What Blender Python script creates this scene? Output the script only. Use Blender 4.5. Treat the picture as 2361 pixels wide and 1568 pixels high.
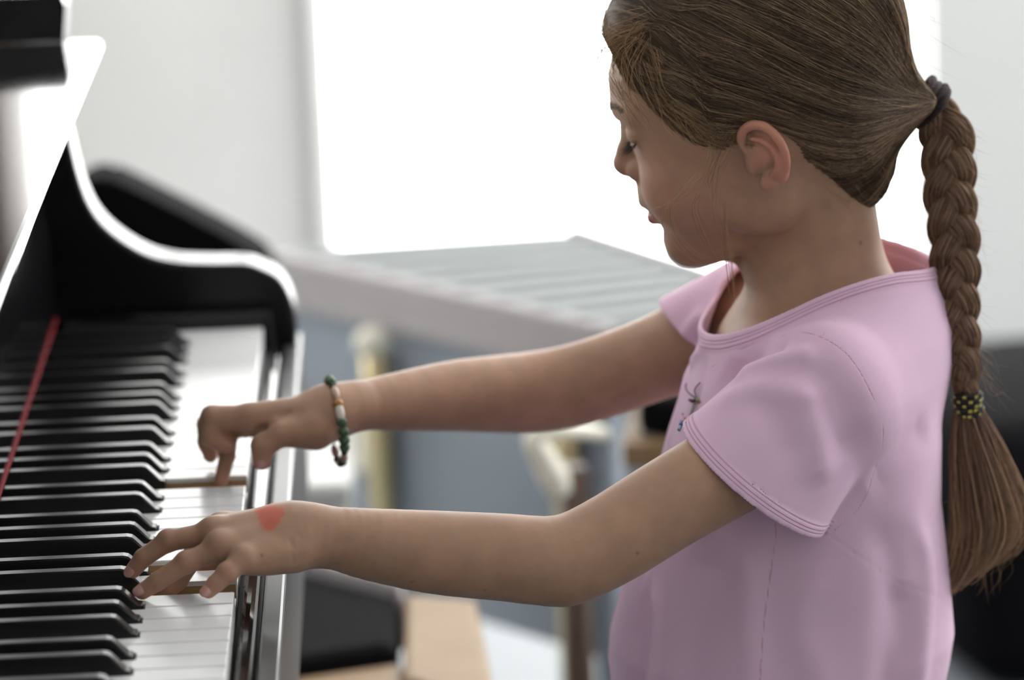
import bpy, bmesh, math, random
import numpy as np
from mathutils import Matrix, Vector

for o in list(bpy.data.objects):
    bpy.data.objects.remove(o)
scene = bpy.context.scene
COL = scene.collection
R_ = math.radians
rng = np.random.default_rng(7)
random.seed(7)

# ------------------------------------------------------------------ camera
IMW, IMH, FPX = 2361.0, 1568.0, 9503.2
CAMP = np.array([0.2573, -2.3005, 1.4146])
CAMR = np.array([[0.9986, 0.0252, 0.0457], [-0.0350, 0.9730, 0.2281], [-0.0387, -0.2294, 0.9726]])  # right, forward, up
cam_data = bpy.data.cameras.new('camera')
cam = bpy.data.objects.new('camera', cam_data)
COL.objects.link(cam)
M = Matrix([[CAMR[i, 0], CAMR[i, 2], -CAMR[i, 1], CAMP[i]] for i in range(3)] + [[0, 0, 0, 1]])
cam.matrix_world = M
cam_data.sensor_width = 36.0
cam_data.lens = FPX / IMW * 36.0
cam_data.clip_start = 0.05
cam_data.dof.use_dof = True
cam_data.dof.focus_distance = 2.44
cam_data.dof.aperture_fstop = 4.6
scene.camera = cam

# ------------------------------------------------------------------ world, daylight, exposure
world = bpy.data.worlds.new('daylight')
scene.world = world
world.use_nodes = True
bg = world.node_tree.nodes['Background']
bg.inputs[0].default_value = (1.0, 0.995, 0.98, 1)
bg.inputs[1].default_value = 6.5
scene.view_settings.view_transform = 'Standard'
scene.view_settings.look = 'None'
scene.view_settings.exposure = 0.50
scene.view_settings.gamma = 1.0
scene.view_settings.use_curve_mapping = False
scene.cycles.max_bounces = 8
scene.cycles.diffuse_bounces = 4
scene.cycles.caustics_reflective = False
scene.cycles.caustics_refractive = False
scene.cycles.sample_clamp_indirect = 8.0

# room extents
RX0, RX1, RY0, RY1, RZ = -3.2, 2.9, -3.6, 3.2, 3.2
# openings: back windows (x0,x1,z0,z1), right wall window (y0,y1,z0,z1)
WIN_BACK = [(-3.0, -1.15, 0.30, 3.0), (-0.30, 0.14, 0.10, 1.66), (0.15, 0.98, 0.10, 1.66), (1.10, 2.75, 1.00, 3.0)]  # last opening is unseen, added to spread the daylight over more area
WIN_RIGHT = [(0.6, 2.4, 0.9, 2.8)]


def portal(loc, rot, sx, sy):
    l = bpy.data.lights.new('window_daylight', 'AREA')
    l.shape = 'RECTANGLE'
    l.size, l.size_y = sx, sy
    l.cycles.is_portal = True
    o = bpy.data.objects.new('window_daylight', l)
    o.location = loc
    o.rotation_euler = rot
    COL.objects.link(o)


for x0, x1, z0, z1 in WIN_BACK:
    portal(((x0 + x1) / 2, RY1 + 0.02, (z0 + z1) / 2), (R_(90), 0, R_(180)), x1 - x0, z1 - z0)
for y0, y1, z0, z1 in WIN_RIGHT:
    portal((RX1 + 0.02, (y0 + y1) / 2, (z0 + z1) / 2), (R_(90), 0, R_(90)), y1 - y0, z1 - z0)


# ------------------------------------------------------------------ pixel helpers (photo frame 2361 x 1568)
def ray(x, y):
    return CAMR @ np.array([(x - IMW / 2) / FPX, 1.0, -(y - IMH / 2) / FPX])


def U(x, y, Y):
    v = ray(x, y)
    return CAMP + v * ((Y - CAMP[1]) / v[1])


def UZ(x, y, Z):
    v = ray(x, y)
    return CAMP + v * ((Z - CAMP[2]) / v[2])


# ------------------------------------------------------------------ materials
def new_mat(name):
    m = bpy.data.materials.new(name)
    m.use_nodes = True
    nt = m.node_tree
    return m, nt, nt.nodes['Principled BSDF']


def lin(r, g, b):
    f = lambda c: c / 12.92 if c <= 0.04045 else ((c + 0.055) / 1.055) ** 2.4
    return (f(r / 255), f(g / 255), f(b / 255), 1)


def simple(name, col, rough=0.5, metal=0.0, noise=0.0, nscale=20.0, bump=0.0, bscale=200.0, coat=0.0, spec=0.5, sheen=0.0, stretch=None):
    m, nt, p = new_mat(name)
    p.inputs['Roughness'].default_value = rough
    p.inputs['Metallic'].default_value = metal
    p.inputs['Specular IOR Level'].default_value = spec
    p.inputs['Coat Weight'].default_value = coat
    p.inputs['Sheen Weight'].default_value = sheen
    p.inputs['Base Color'].default_value = col
    N = nt.nodes
    Lk = nt.links
    tc = N.new('ShaderNodeTexCoord')
    mp = N.new('ShaderNodeMapping')
    Lk.new(tc.outputs['Object'], mp.inputs[0])
    if stretch:
        mp.inputs['Scale'].default_value = stretch
    if noise > 0:
        t = N.new('ShaderNodeTexNoise')
        t.inputs['Scale'].default_value = nscale
        t.inputs['Detail'].default_value = 4
        Lk.new(mp.outputs[0], t.inputs[0])
        mx = N.new('ShaderNodeMix')
        mx.data_type = 'RGBA'
        c = np.array(col[:3])
        mx.inputs[6].default_value = (*np.clip(c * (1 - noise), 0, 1), 1)
        mx.inputs[7].default_value = (*np.clip(c * (1 + noise), 0, 1), 1)
        Lk.new(t.outputs[0], mx.inputs[0])
        Lk.new(mx.outputs[2], p.inputs['Base Color'])
    if bump > 0:
        t2 = N.new('ShaderNodeTexNoise')
        t2.inputs['Scale'].default_value = bscale
        t2.inputs['Detail'].default_value = 3
        Lk.new(mp.outputs[0], t2.inputs[0])
        b = N.new('ShaderNodeBump')
        b.inputs['Strength'].default_value = bump
        b.inputs['Distance'].default_value = 0.002
        Lk.new(t2.outputs[0], b.inputs['Height'])
        Lk.new(b.outputs[0], p.inputs['Normal'])
    return m


MT = {}
MT['wall'] = simple('wall_paint', (0.78, 0.78, 0.77, 1), 0.9, noise=0.02, nscale=6, bump=0.05, bscale=150)
MT['walldark'] = simple('wall_paint_dim', (0.78, 0.77, 0.75, 1), 0.9, noise=0.04, nscale=6)
MT['ceil'] = simple('ceiling_paint', (0.8, 0.8, 0.8, 1), 0.9, noise=0.02)
MT['floor'] = simple('grey_floor', (0.22, 0.24, 0.26, 1), 0.6, noise=0.12, nscale=8, bump=0.03, bscale=60)
MT['frame'] = simple('white_frame', (0.82, 0.82, 0.8, 1), 0.4, noise=0.03)
MT['black'] = simple('black_polish', (0.006, 0.006, 0.007, 1), 0.08, noise=0.2, nscale=30, spec=0.3)
MT['black_soft'] = simple('black_polish_soft', (0.006, 0.006, 0.007, 1), 0.26, noise=0.2, nscale=30, spec=0.2)
MT['blacksat'] = simple('black_satin', (0.012, 0.012, 0.013, 1), 0.5, noise=0.2, nscale=30)
MT['blackkey'] = simple('black_key_finish', (0.010, 0.010, 0.011, 1), 0.30, noise=0.2, nscale=60, bump=0.03, bscale=900, spec=0.35)
MT['rail_satin'] = simple('black_satin_rail', (0.06, 0.06, 0.062, 1), 0.36, noise=0.15, nscale=30, spec=0.8)
MT['whitekey'] = simple('white_key_plastic', (0.79, 0.785, 0.79, 1), 0.22, noise=0.015, nscale=40, spec=0.12)
MT['keywood'] = simple('key_wood', (0.42, 0.26, 0.12, 1), 0.6, noise=0.35, nscale=40, stretch=(1, 8, 8))
MT['felt'] = simple('red_felt', (0.24, 0.014, 0.022, 1), 0.95, noise=0.3, nscale=300, bump=0.6, bscale=900)
MT['beech'] = simple('beech_wood', (0.27, 0.170, 0.085, 1), 0.6, noise=0.2, nscale=14, stretch=(1, 1, 9))
MT['darkwood'] = simple('brown_wood', (0.085, 0.046, 0.03, 1), 0.45, noise=0.25, nscale=14, stretch=(1, 1, 9))
MT['seat'] = simple('black_upholstery', (0.005, 0.005, 0.006, 1), 0.95, spec=0.08, noise=0.25, nscale=80, bump=0.2, bscale=400)
MT['bar'] = simple('aluminium_bar', (0.30, 0.32, 0.325, 1), 0.75, metal=0.0, spec=0.15, noise=0.06, nscale=20)
MT['board'] = simple('pale_board', (0.36, 0.345, 0.31, 1), 0.85, spec=0.1, noise=0.1, nscale=20)
MT['rail'] = simple('pale_rail', (0.46, 0.43, 0.44, 1), 0.8, spec=0.15, noise=0.05)
MT['bluegrey'] = simple('blue_grey_panel', (0.30, 0.34, 0.39, 1), 0.5, noise=0.08, nscale=12)
MT['brass'] = simple('brass_tube', (0.85, 0.72, 0.42, 1), 0.28, metal=0.85, noise=0.05)
MT['cream'] = simple('cream_cap', (0.88, 0.85, 0.72, 1), 0.3, noise=0.04)
MT['curtain'] = simple('white_curtain', (0.82, 0.82, 0.81, 1), 0.9, noise=0.03, nscale=30)


# ------------------------------------------------------------------ object helpers
def link(o, parent=None):
    COL.objects.link(o)
    if parent is not None:
        o.parent = parent
    return o


def mesh_obj(name, verts, faces, mat, parent=None, smooth=False):
    me = bpy.data.meshes.new(name)
    me.from_pydata([tuple(v) for v in verts], [], faces)
    me.update()
    if smooth:
        me.shade_smooth()
    for m in (mat if isinstance(mat, (list, tuple)) else [mat]):
        me.materials.append(m)
    return link(bpy.data.objects.new(name, me), parent)


def bm_obj(name, bm, mat, parent=None, smooth=False):
    me = bpy.data.meshes.new(name)
    bmesh.ops.recalc_face_normals(bm, faces=bm.faces)
    bm.to_mesh(me)
    bm.free()
    if smooth:
        me.shade_smooth()
    for m in (mat if isinstance(mat, (list, tuple)) else [mat]):
        me.materials.append(m)
    return link(bpy.data.objects.new(name, me), parent)


def empty(name, loc=(0, 0, 0)):
    o = bpy.data.objects.new(name, None)
    o.empty_display_size = 0.05
    o.location = loc
    return link(o)


def tag(o, label=None, cat=None, group=None, kind=None):
    if label: o['label'] = label
    if cat: o['category'] = cat
    if group: o['group'] = group
    if kind: o['kind'] = kind
    return o


def add_box(bm, c, s, rot=None, bevel=0.0, seg=2):
    r = bmesh.ops.create_cube(bm, size=1.0)
    vs = r['verts']
    mt = Matrix.Translation(Vector(c)) @ (rot.to_4x4() if rot is not None else Matrix.Identity(4)) @ Matrix.Diagonal((*s, 1))
    bmesh.ops.transform(bm, matrix=mt, verts=vs)
    if bevel > 0:
        es = list({e for v in vs for e in v.link_edges})
        bmesh.ops.bevel(bm, geom=es, offset=bevel, segments=seg, profile=0.5, affect='EDGES', clamp_overlap=True)


def box(name, lo, hi, mat, parent=None, bevel=0.0, seg=2, rot=None, smooth=False):
    bm = bmesh.new()
    lo, hi = np.array(lo, float), np.array(hi, float)
    add_box(bm, (lo + hi) / 2, hi - lo, rot, bevel, seg)
    return bm_obj(name, bm, mat, parent, smooth)


def prism(name, pts, axis, a0, a1, mat, parent=None, bevel=0.0, seg=2, smooth=False):
    """extrude a 2-D outline along 'x','y' or 'z'"""
    bm = bmesh.new()
    def P(u, v, w):
        return {'x': (w, u, v), 'y': (u, w, v), 'z': (u, v, w)}[axis]
    b = [bm.verts.new(P(u, v, a0)) for u, v in pts]
    t = [bm.verts.new(P(u, v, a1)) for u, v in pts]
    n = len(pts)
    bm.faces.new(b)
    bm.faces.new(t)
    for i in range(n):
        bm.faces.new((b[i], b[(i + 1) % n], t[(i + 1) % n], t[i]))
    if bevel > 0:
        es = [e for e in bm.edges if len({v in b for v in e.verts}) == 1]
        bmesh.ops.bevel(bm, geom=es, offset=bevel, segments=seg, profile=0.5, affect='EDGES', clamp_overlap=True)
    return bm_obj(name, bm, mat, parent, smooth)


def tube_arrays(paths, radii, sides=6, cap=True):
    """paths (S,N,3), radii (S,N) -> verts, quads for S tubes"""
    paths = np.asarray(paths, float)
    S, N, _ = paths.shape
    rad = np.broadcast_to(np.asarray(radii, float), (S, N))
    tan = np.gradient(paths, axis=1)
    tan /= np.linalg.norm(tan, axis=2, keepdims=True) + 1e-12
    ref = np.zeros_like(tan)
    ref[..., 2] = 1
    par = np.abs(tan[..., 2]) > 0.85
    # use one reference per tube to avoid flips
    use = par.mean(axis=1) > 0.3
    ref[use] = np.array([0.3, 0.95, 0.0])
    n1 = np.cross(tan, ref)
    n1 /= np.linalg.norm(n1, axis=2, keepdims=True) + 1e-12
    n2 = np.cross(tan, n1)
    ang = np.arange(sides) * 2 * np.pi / sides
    V = paths[:, :, None, :] + rad[:, :, None, None] * (np.cos(ang)[None, None, :, None] * n1[:, :, None, :] + np.sin(ang)[None, None, :, None] * n2[:, :, None, :])
    V = V.reshape(-1, 3)
    s, i, k = np.meshgrid(np.arange(S), np.arange(N - 1), np.arange(sides), indexing='ij')
    b = s * N * sides
    k2 = (k + 1) % sides
    F = np.stack([b + i * sides + k, b + i * sides + k2, b + (i + 1) * sides + k2, b + (i + 1) * sides + k], -1).reshape(-1, 4)
    return V, F


def np_mesh(name, V, F, mat, parent=None, smooth=True, attrs=None, cattrs=None):
    V = np.asarray(V, np.float32)
    F = np.asarray(F, np.int32)
    me = bpy.data.meshes.new(name)
    n = F.shape[1]
    me.vertices.add(len(V))
    me.vertices.foreach_set('co', V.ravel())
    me.loops.add(F.size)
    me.loops.foreach_set('vertex_index', F.ravel())
    me.polygons.add(len(F))
    me.polygons.foreach_set('loop_start', np.arange(0, F.size, n, dtype=np.int32))
    me.update(calc_edges=True)
    me.validate()
    if smooth:
        me.shade_smooth()
    for k, a in (attrs or {}).items():
        at = me.attributes.new(k, 'FLOAT', 'POINT')
        at.data.foreach_set('value', np.asarray(a, np.float32))
    for k, a in (cattrs or {}).items():
        at = me.attributes.new(k, 'FLOAT_COLOR', 'POINT')
        c = np.ones((len(V), 4), np.float32)
        c[:, :3] = a
        at.data.foreach_set('color', c.ravel())
    for m in (mat if isinstance(mat, (list, tuple)) else [mat]):
        me.materials.append(m)
    return link(bpy.data.objects.new(name, me), parent)


def tube(name, pts, r, mat, parent=None, sides=8):
    pts = np.asarray(pts, float)
    r = np.broadcast_to(np.asarray(r, float), (len(pts),))
    # closed ends: taper to a point
    p = np.vstack([pts[:1], pts, pts[-1:]])
    rr = np.concatenate([[1e-5], r, [1e-5]])
    p[0] = pts[0] - (pts[1] - pts[0]) * 1e-3
    p[-1] = pts[-1] + (pts[-1] - pts[-2]) * 1e-3
    V, F = tube_arrays(p[None], rr[None], sides)
    return np_mesh(name, V, F, mat, parent)


def lathe(name, prof, mat, parent=None, seg=16, loc=(0, 0, 0), mtx=None):
    V, F = [], []
    for r, z in prof:
        for k in range(seg):
            a = 2 * math.pi * k / seg
            V.append((r * math.cos(a), r * math.sin(a), z))
    for i in range(len(prof) - 1):
        for k in range(seg):
            k2 = (k + 1) % seg
            F.append((i * seg + k, i * seg + k2, (i + 1) * seg + k2, (i + 1) * seg + k))
    V = np.array(V)
    if mtx is not None:
        V = V @ np.array(mtx).T
    V = V + np.array(loc)
    return np_mesh(name, V, F, mat, parent)


def catmull(P, n):
    """smooth curve through points P, n samples in all"""
    P = np.asarray(P, float)
    Q = np.vstack([2 * P[0] - P[1], P, 2 * P[-1] - P[-2]])
    t = np.linspace(0, len(P) - 1 - 1e-9, n)
    i = t.astype(int)
    u = (t - i)[:, None]
    p0, p1, p2, p3 = Q[i], Q[i + 1], Q[i + 2], Q[i + 3]
    return 0.5 * (2 * p1 + (p2 - p0) * u + (2 * p0 - 5 * p1 + 4 * p2 - p3) * u ** 2 + (3 * p1 - p0 - 3 * p2 + p3) * u ** 3)


#==ROOM==
# ------------------------------------------------------------------ the room
tag(box('floor', (RX0, RY0, -0.1), (RX1, RY1, 0.0), MT['floor']), kind='structure')
tag(box('ceiling', (RX0, RY0, RZ), (RX1, RY1, RZ + 0.1), MT['ceil']), kind='structure')
tag(box('wall_left', (RX0 - 0.12, RY0, 0), (RX0, RY1, RZ), MT['walldark']), kind='structure')
tag(box('wall_front', (RX0 - 0.12, RY0 - 0.12, 0), (RX1 + 0.12, RY0, RZ), MT['walldark']), kind='structure')


def wall_with_holes(name, axis, w0, w1, a0, a1, holes):
    bm = bmesh.new()
    cuts = sorted(holes)
    cur = w0
    def piece(u0, u1, z0, z1):
        if u1 - u0 < 1e-4 or z1 - z0 < 1e-4:
            return
        if axis == 'x':
            lo, hi = np.array((u0, a0, z0)), np.array((u1, a1, z1))
        else:
            lo, hi = np.array((a0, u0, z0)), np.array((a1, u1, z1))
        add_box(bm, (lo + hi) / 2, hi - lo)
    for x0, x1, z0, z1 in cuts:
        piece(cur, x0, 0, RZ)
        piece(x0, x1, 0, z0)
        piece(x0, x1, z1, RZ)
        cur = x1
    piece(cur, w1, 0, RZ)
    return tag(bm_obj(name, bm, MT['wall']), kind='structure')


wall_with_holes('wall_back', 'x', RX0 - 0.12, RX1 + 0.12, RY1, RY1 + 0.2, WIN_BACK)
wall_with_holes('wall_right', 'y', RY0, RY1, RX1, RX1 + 0.2, WIN_RIGHT)
gm, gnt, gp = new_mat('window_glass')
gnt.nodes.remove(gp)
gtr = gnt.nodes.new('ShaderNodeBsdfTransparent')
gtr.inputs[0].default_value = (.97, .98, .975, 1)
ggl = gnt.nodes.new('ShaderNodeBsdfGlossy')
ggl.inputs['Roughness'].default_value = .02
gmx = gnt.nodes.new('ShaderNodeMixShader')
gmx.inputs[0].default_value = .04
gnt.links.new(gtr.outputs[0], gmx.inputs[1])
gnt.links.new(ggl.outputs[0], gmx.inputs[2])
gnt.links.new(gmx.outputs[0], [n for n in gnt.nodes if n.type == 'OUTPUT_MATERIAL'][0].inputs['Surface'])
wn = 0
for x0, x1, z0, z1 in WIN_BACK:
    wn += 1
    e = tag(empty('window_%d' % wn, ((x0 + x1) / 2, RY1, z0)), kind='structure')
    e.location = (0, 0, 0)
    f = 0.016
    for nm, lo, hi in (('frame_post', (x0, RY1 + .05, z0), (x0 + f, RY1 + .11, z1)), ('frame_post', (x1 - f, RY1 + .05, z0), (x1, RY1 + .11, z1)),
                       ('frame_rail', (x0 + f, RY1 + .05, z0), (x1 - f, RY1 + .11, z0 + f)), ('frame_rail', (x0 + f, RY1 + .05, z1 - f), (x1 - f, RY1 + .11, z1)),
                       ):
        box(nm, lo, hi, MT['frame'], e, 0.004)
    mesh_obj('pane', [(x0 + f, RY1 + .08, z0 + f), (x1 - f, RY1 + .08, z0 + f), (x1 - f, RY1 + .08, z1 - f), (x0 + f, RY1 + .08, z1 - f)], [(0, 1, 2, 3)], gm, e)
# added translucent panel, glowing from behind to stand in for the bright wall
fm, fnt, fp = new_mat('glow_panel')
fp.inputs['Base Color'].default_value = (.72, .72, .71, 1)
fp.inputs['Roughness'].default_value = .8
ftr = fnt.nodes.new('ShaderNodeBsdfTranslucent')
ftr.inputs[0].default_value = (.75, .75, .75, 1)
fns = fnt.nodes.new('ShaderNodeTexNoise')
fns.inputs['Scale'].default_value = 3
fmr = fnt.nodes.new('ShaderNodeMapRange')
fmr.inputs[3].default_value = .22
fmr.inputs[4].default_value = .30
fnt.links.new(fns.outputs[0], fmr.inputs[0])
fms = fnt.nodes.new('ShaderNodeMixShader')
fnt.links.new(fmr.outputs[0], fms.inputs[0])
fnt.links.new(fp.outputs[0], fms.inputs[1])
fnt.links.new(ftr.outputs[0], fms.inputs[2])
fnt.links.new(fms.outputs[0], [n for n in fnt.nodes if n.type == 'OUTPUT_MATERIAL'][0].inputs['Surface'])
box('panel', (-.30, RY1 + .012, .10), (.14, RY1 + .020, .95), fm, bpy.data.objects['window_2'])
for y0, y1, z0, z1 in WIN_RIGHT:
    wn += 1
    e = tag(empty('window_%d' % wn), kind='structure')
    f = 0.06
    for nm, lo, hi in (('frame_post', (RX1 + .05, y0, z0), (RX1 + .11, y0 + f, z1)), ('frame_post', (RX1 + .05, y1 - f, z0), (RX1 + .11, y1, z1)),
                       ('frame_rail', (RX1 + .05, y0 + f, z0), (RX1 + .11, y1 - f, z0 + f)), ('frame_rail', (RX1 + .05, y0 + f, z1 - f), (RX1 + .11, y1 - f, z1)),
                       ('frame_post', (RX1 + .05, (y0 + y1) / 2 - .03, z0 + f), (RX1 + .11, (y0 + y1) / 2 + .03, z1 - f))):
        box(nm, lo, hi, MT['frame'], e, 0.004)
    for ya, yb in ((y0 + f, (y0 + y1) / 2 - .03), ((y0 + y1) / 2 + .03, y1 - f)):
        mesh_obj('pane', [(RX1 + .08, ya, z0 + f), (RX1 + .08, yb, z0 + f), (RX1 + .08, yb, z1 - f), (RX1 + .08, ya, z1 - f)], [(0, 1, 2, 3)], gm, e)
cup = tag(empty('reflection_blocker'), 'tall dark wooden block added by the back wall to darken the lid reflection', 'reflection_blocker')  # added so that the polished lid has something dark to reflect
box('carcass', (-1.05, RY1 - .42, 0), (-.235, RY1 - .02, 2.3), MT['darkwood'], cup, .004)
for k in range(2):
    xx = -1.04 + k * .40
    d_ = box('door', (xx, RY1 - .442, .08), (xx + .38, RY1 - .421, 2.27), MT['darkwood'], cup, .003)
    box('handle', (xx + (.34 if k == 0 else .03), RY1 - .465, 1.0), (xx + (.35 if k == 0 else .04), RY1 - .443, 1.15), MT['frame'], d_, .002)
#==PIANO==
# ------------------------------------------------------------------ the piano
ZK = 0.73
WK = 0.0235
SEMI = 0.1645 / 12
piano = tag(empty('grand_piano', (0, 0, 0)), 'polished black grand piano with its keyboard open under the girl\'s hands', 'piano')
YT = 4 * 0.1645 + WK          # treble end of the keys
YB = -4 * 0.1645 + 5 * WK     # bass end (A0)
XF = 0.150                    # white key fronts
XBK = 0.098                   # black key fronts
BLACK = {1: 'C#', 3: 'D#', 6: 'F#', 8: 'G#', 10: 'A#'}
blacks = []                   # y centres
for o in range(-4, 4):
    for s in BLACK:
        y = o * 0.1645 + (s + 0.5) * SEMI
        if y > YB:
            blacks.append(y)
BW = 0.0054
PRESSED = {(0, 0), (0, 2), (1, 3)}   # C4, E4, F5
whites = [(o, i) for o in range(-4, 4) for i in range(7) if o * 0.1645 + i * WK > YB - 1e-6] + [(4, 0)]


def white_key(o, i):
    y0 = o * 0.1645 + i * WK + 0.0005
    y1 = y0 + WK - 0.0010
    t0, t1 = y0, y1
    for b in blacks:
        if b - BW < y0 < b + BW or (abs(b - y0) < 0.009 and b + BW > y0 and b - BW < y0 + .001):
            t0 = max(t0, b + BW + 0.0008)
        if b - BW < y1 < b + BW or (abs(b - y1) < 0.009 and b - BW < y1 and b + BW > y1 - .001):
            t1 = min(t1, b - BW - 0.0008)
    xb, xn = -0.03, XBK + 0.0015
    out = [(xb, t0), (xn, t0)] + ([(xn, y0)] if t0 > y0 else []) + [(XF, y0), (XF, y1)] + ([(xn, y1)] if t1 < y1 else []) + [(xn, t1), (xb, t1)]
    bm = bmesh.new()
    n = len(out)
    def ring(z, off=0.0):
        cx = sum(p[1] for p in out) / n
        vs = []
        for x, y in out:
            xx = x - off if x > 0.1 else x
            if x > 0.1 and abs(x - XF) > 1e-6:
                xx = x
            yy = y + off if y < (y0 + y1) / 2 else y - off
            vs.append(bm.verts.new((xx, yy, z)))
        return vs
    top = ring(0.0, 0.0007)
    sh = ring(-0.0007, 0.0)
    mid = ring(-0.0028, 0.0)
    bot = ring(-0.021, 0.0003)
    bm.faces.new(top)
    for a, b, mi in ((top, sh, 0), (sh, mid, 0), (mid, bot, 1)):
        for k in range(n):
            f = bm.faces.new((a[k], a[(k + 1) % n], b[(k + 1) % n], b[k]))
            f.material_index = mi
            # the key front is plastic too
            if abs(out[k][0] - XF) < 1e-6 and abs(out[(k + 1) % n][0] - XF) < 1e-6:
                f.material_index = 0
    fb = bm.faces.new(bot)
    fb.material_index = 1
    ob = bm_obj('white_key', bm, [MT['whitekey'], MT['keywood']], piano)
    ob.location = (0, 0, ZK)
    if (o, i) in PRESSED:
        ob.rotation_euler = (0, R_(2.9), 0)
        ob.location = (-0.05 + 0.05 * math.cos(R_(2.9)), 0, ZK - 0.05 * math.sin(R_(2.9)) - 0.0005)
    return ob


for o, i in whites:
    white_key(o, i)


def black_mesh():
    prof = [(-0.02, 0.0), (-0.02, 0.0120), (0.0835, 0.0120), (0.0865, 0.0113), (0.0885, 0.0096), (0.0955, 0.0022), (XBK - 0.0004, 0.0018), (XBK, 0.0010), (XBK, -0.004), (-0.02, -0.004)]
    bm = bmesh.new()
    secs = []
    for w, ins in ((-1, 1), (-1, 0), (1, 0), (1, 1)):
        row = []
        for x, z in prof:
            hw = BW - 0.0011 * max(0, z) / 0.012
            zz = z
            xx = x
            if ins and z > 0.0015:
                zz = z
            else:
                pass
            y = w * (hw - (0.0009 if ins == 0 else 0.0))
            if ins:   # lower edge of the chamfer
                zz = z - 0.0009 if z > 0.005 else z
                xx = x - 0.0006 if x > 0.05 else x
            row.append(bm.verts.new((xx, y, zz)))
        secs.append(row)
    n = len(prof)
    for a, b in zip(secs[:-1], secs[1:]):
        for k in range(n):
            bm.faces.new((a[k], a[(k + 1) % n], b[(k + 1) % n], b[k]))
    bm.faces.new(secs[0])
    bm.faces.new(secs[-1])
    me = bpy.data.meshes.new('black_key')
    bmesh.ops.recalc_face_normals(bm, faces=bm.faces)
    bm.to_mesh(me)
    bm.free()
    me.materials.append(MT['blackkey'])
    return me


bkm = black_mesh()
for y in blacks:
    ob = bpy.data.objects.new('black_key', bkm)
    ob.location = (0, y, ZK)
    link(ob, piano)

# fallboard, felt, front rail and keyslip
prism('fallboard', [(-0.0022, ZK + 0.0142), (-0.0022, ZK + 0.075), (-0.012, ZK + 0.13), (-0.012, 0.935), (-0.04, 0.935), (-0.04, ZK + 0.0142)], 'y', YB - 0.005, YT + 0.005, MT['black'], piano, 0.0)
box('felt_strip', (-0.006, YB - 0.003, ZK + 0.0126), (-0.0006, YT + 0.003, ZK + 0.0142), MT['felt'], piano, 0.001)
prism('key_bed', [(-0.30, 0.60), (0.1638, 0.60), (0.1638, 0.6995), (-0.30, 0.6995)], 'y', YB - 0.05, YT + 0.06, MT['blacksat'], piano)
ks = [(0.1528, 0.700), (0.1528, 0.7150), (0.1540, 0.7168), (0.1558, 0.7172), (0.1585, 0.7172), (0.1608, 0.7164), (0.1622, 0.7140), (0.1622, 0.700)]
prism('key_slip', ks, 'y', YB - 0.02, YT + 0.018, MT['black'], piano, smooth=False)
fr = [(0.1642, 0.60), (0.1642, 0.7085), (0.1650, 0.7102), (0.1662, 0.7108), (0.1752, 0.7108), (0.1766, 0.7100), (0.1774, 0.7085), (0.1774, 0.60)]
prism('front_rail', fr, 'y', YB - 0.06, YT + 0.06, MT['rail_satin'], piano)
for ya, yb in ((YT + 0.002, YT + 0.019), (YB - 0.019, YB - 0.002)):
    box('key_block', (0.0, ya, 0.700), (0.158, yb, 0.742), MT['black'], piano, 0.004, 3)

# cheek arms with the S-shaped outline
arm_ctrl = [(0.010, 0.935), (0.0115, 0.905), (0.0150, 0.8748), (0.0209, 0.8419), (0.0291, 0.8187), (0.0425, 0.8016), (0.064, 0.7858), (0.0861, 0.7782), (0.112, 0.7755), (0.1374, 0.7742), (0.1501, 0.7703), (0.1657, 0.7597), (0.1742, 0.7361), (0.1745, 0.71)]
arm_c = catmull(np.array(arm_ctrl), 60)
arm_prof = [tuple(p) for p in arm_c] + [(0.172, 0.60), (-0.30, 0.60), (-0.30, 0.935)]


def arm(ya, yb):
    bm = bmesh.new()
    n = len(arm_prof)
    rows = []
    e = 0.004
    for y, off in ((ya, e), (ya + 0.3 * e, 0.3 * e), (ya + e, 0.0), (yb - e, 0.0), (yb - 0.3 * e, 0.3 * e), (yb, e)):
        pts = np.array(arm_prof)
        d = np.zeros_like(pts)
        m = len(arm_c)
        t = np.gradient(arm_c, axis=0)
        t /= np.linalg.norm(t, axis=1, keepdims=True)
        d[:m] = np.stack([t[:, 1], -t[:, 0]], -1)   # inward
        rows.append([bm.verts.new((p[0] + off * q[0], y, p[1] + off * q[1])) for p, q in zip(pts, d)])
    for a, b in zip(rows[:-1], rows[1:]):
        for k in range(n):
            bm.faces.new((a[k], a[(k + 1) % n], b[(k + 1) % n], b[k]))
    bm.faces.new(rows[0])
    bm.faces.new(rows[-1])
    return bm_obj('cheek_arm', bm, MT['black_soft'], piano)


arm(YT + 0.019, YT + 0.062)
arm(YB - 0.062, YB - 0.019)

# case, lid and legs (the part of the grand behind the keyboard)
ys, yn = YT + 0.062, YB - 0.062
outline = [(-0.30, yn), (-1.30, yn + 0.01), (-1.48, yn + 0.10), (-1.50, yn + 0.30), (-1.42, yn + 0.50), (-1.15, yn + 0.68), (-0.85, yn + 0.95), (-0.62, ys - 0.10), (-0.45, ys - 0.01), (-0.30, ys)]
oc = catmull(np.array(outline), 60)
case_pts = [tuple(p) for p in oc]
prism('case', case_pts, 'z', 0.60, 0.935, MT['black'], piano)
lid_pts = [tuple(p) for p in oc] + [(-0.04, ys + 0.0), (-0.04, yn)]
prism('lid', lid_pts, 'z', 0.936, 0.948, MT['black'], piano)
bm = bmesh.new()
add_box(bm, (0.0015, (ys + yn) / 2 - 0.02, 0.9425), (0.083, ys - yn - 0.04, 0.011), None, 0.004, 3)
bm_obj('lid_flap', bm, MT['black'], piano)
prism('music_desk_end', [(-0.30, 0.949), (0.016, 0.949), (0.019, 0.975), (0.016, 0.983), (-0.30, 0.983)], 'y', ys - 0.05, ys - 0.01, MT['black'], piano)
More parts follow.
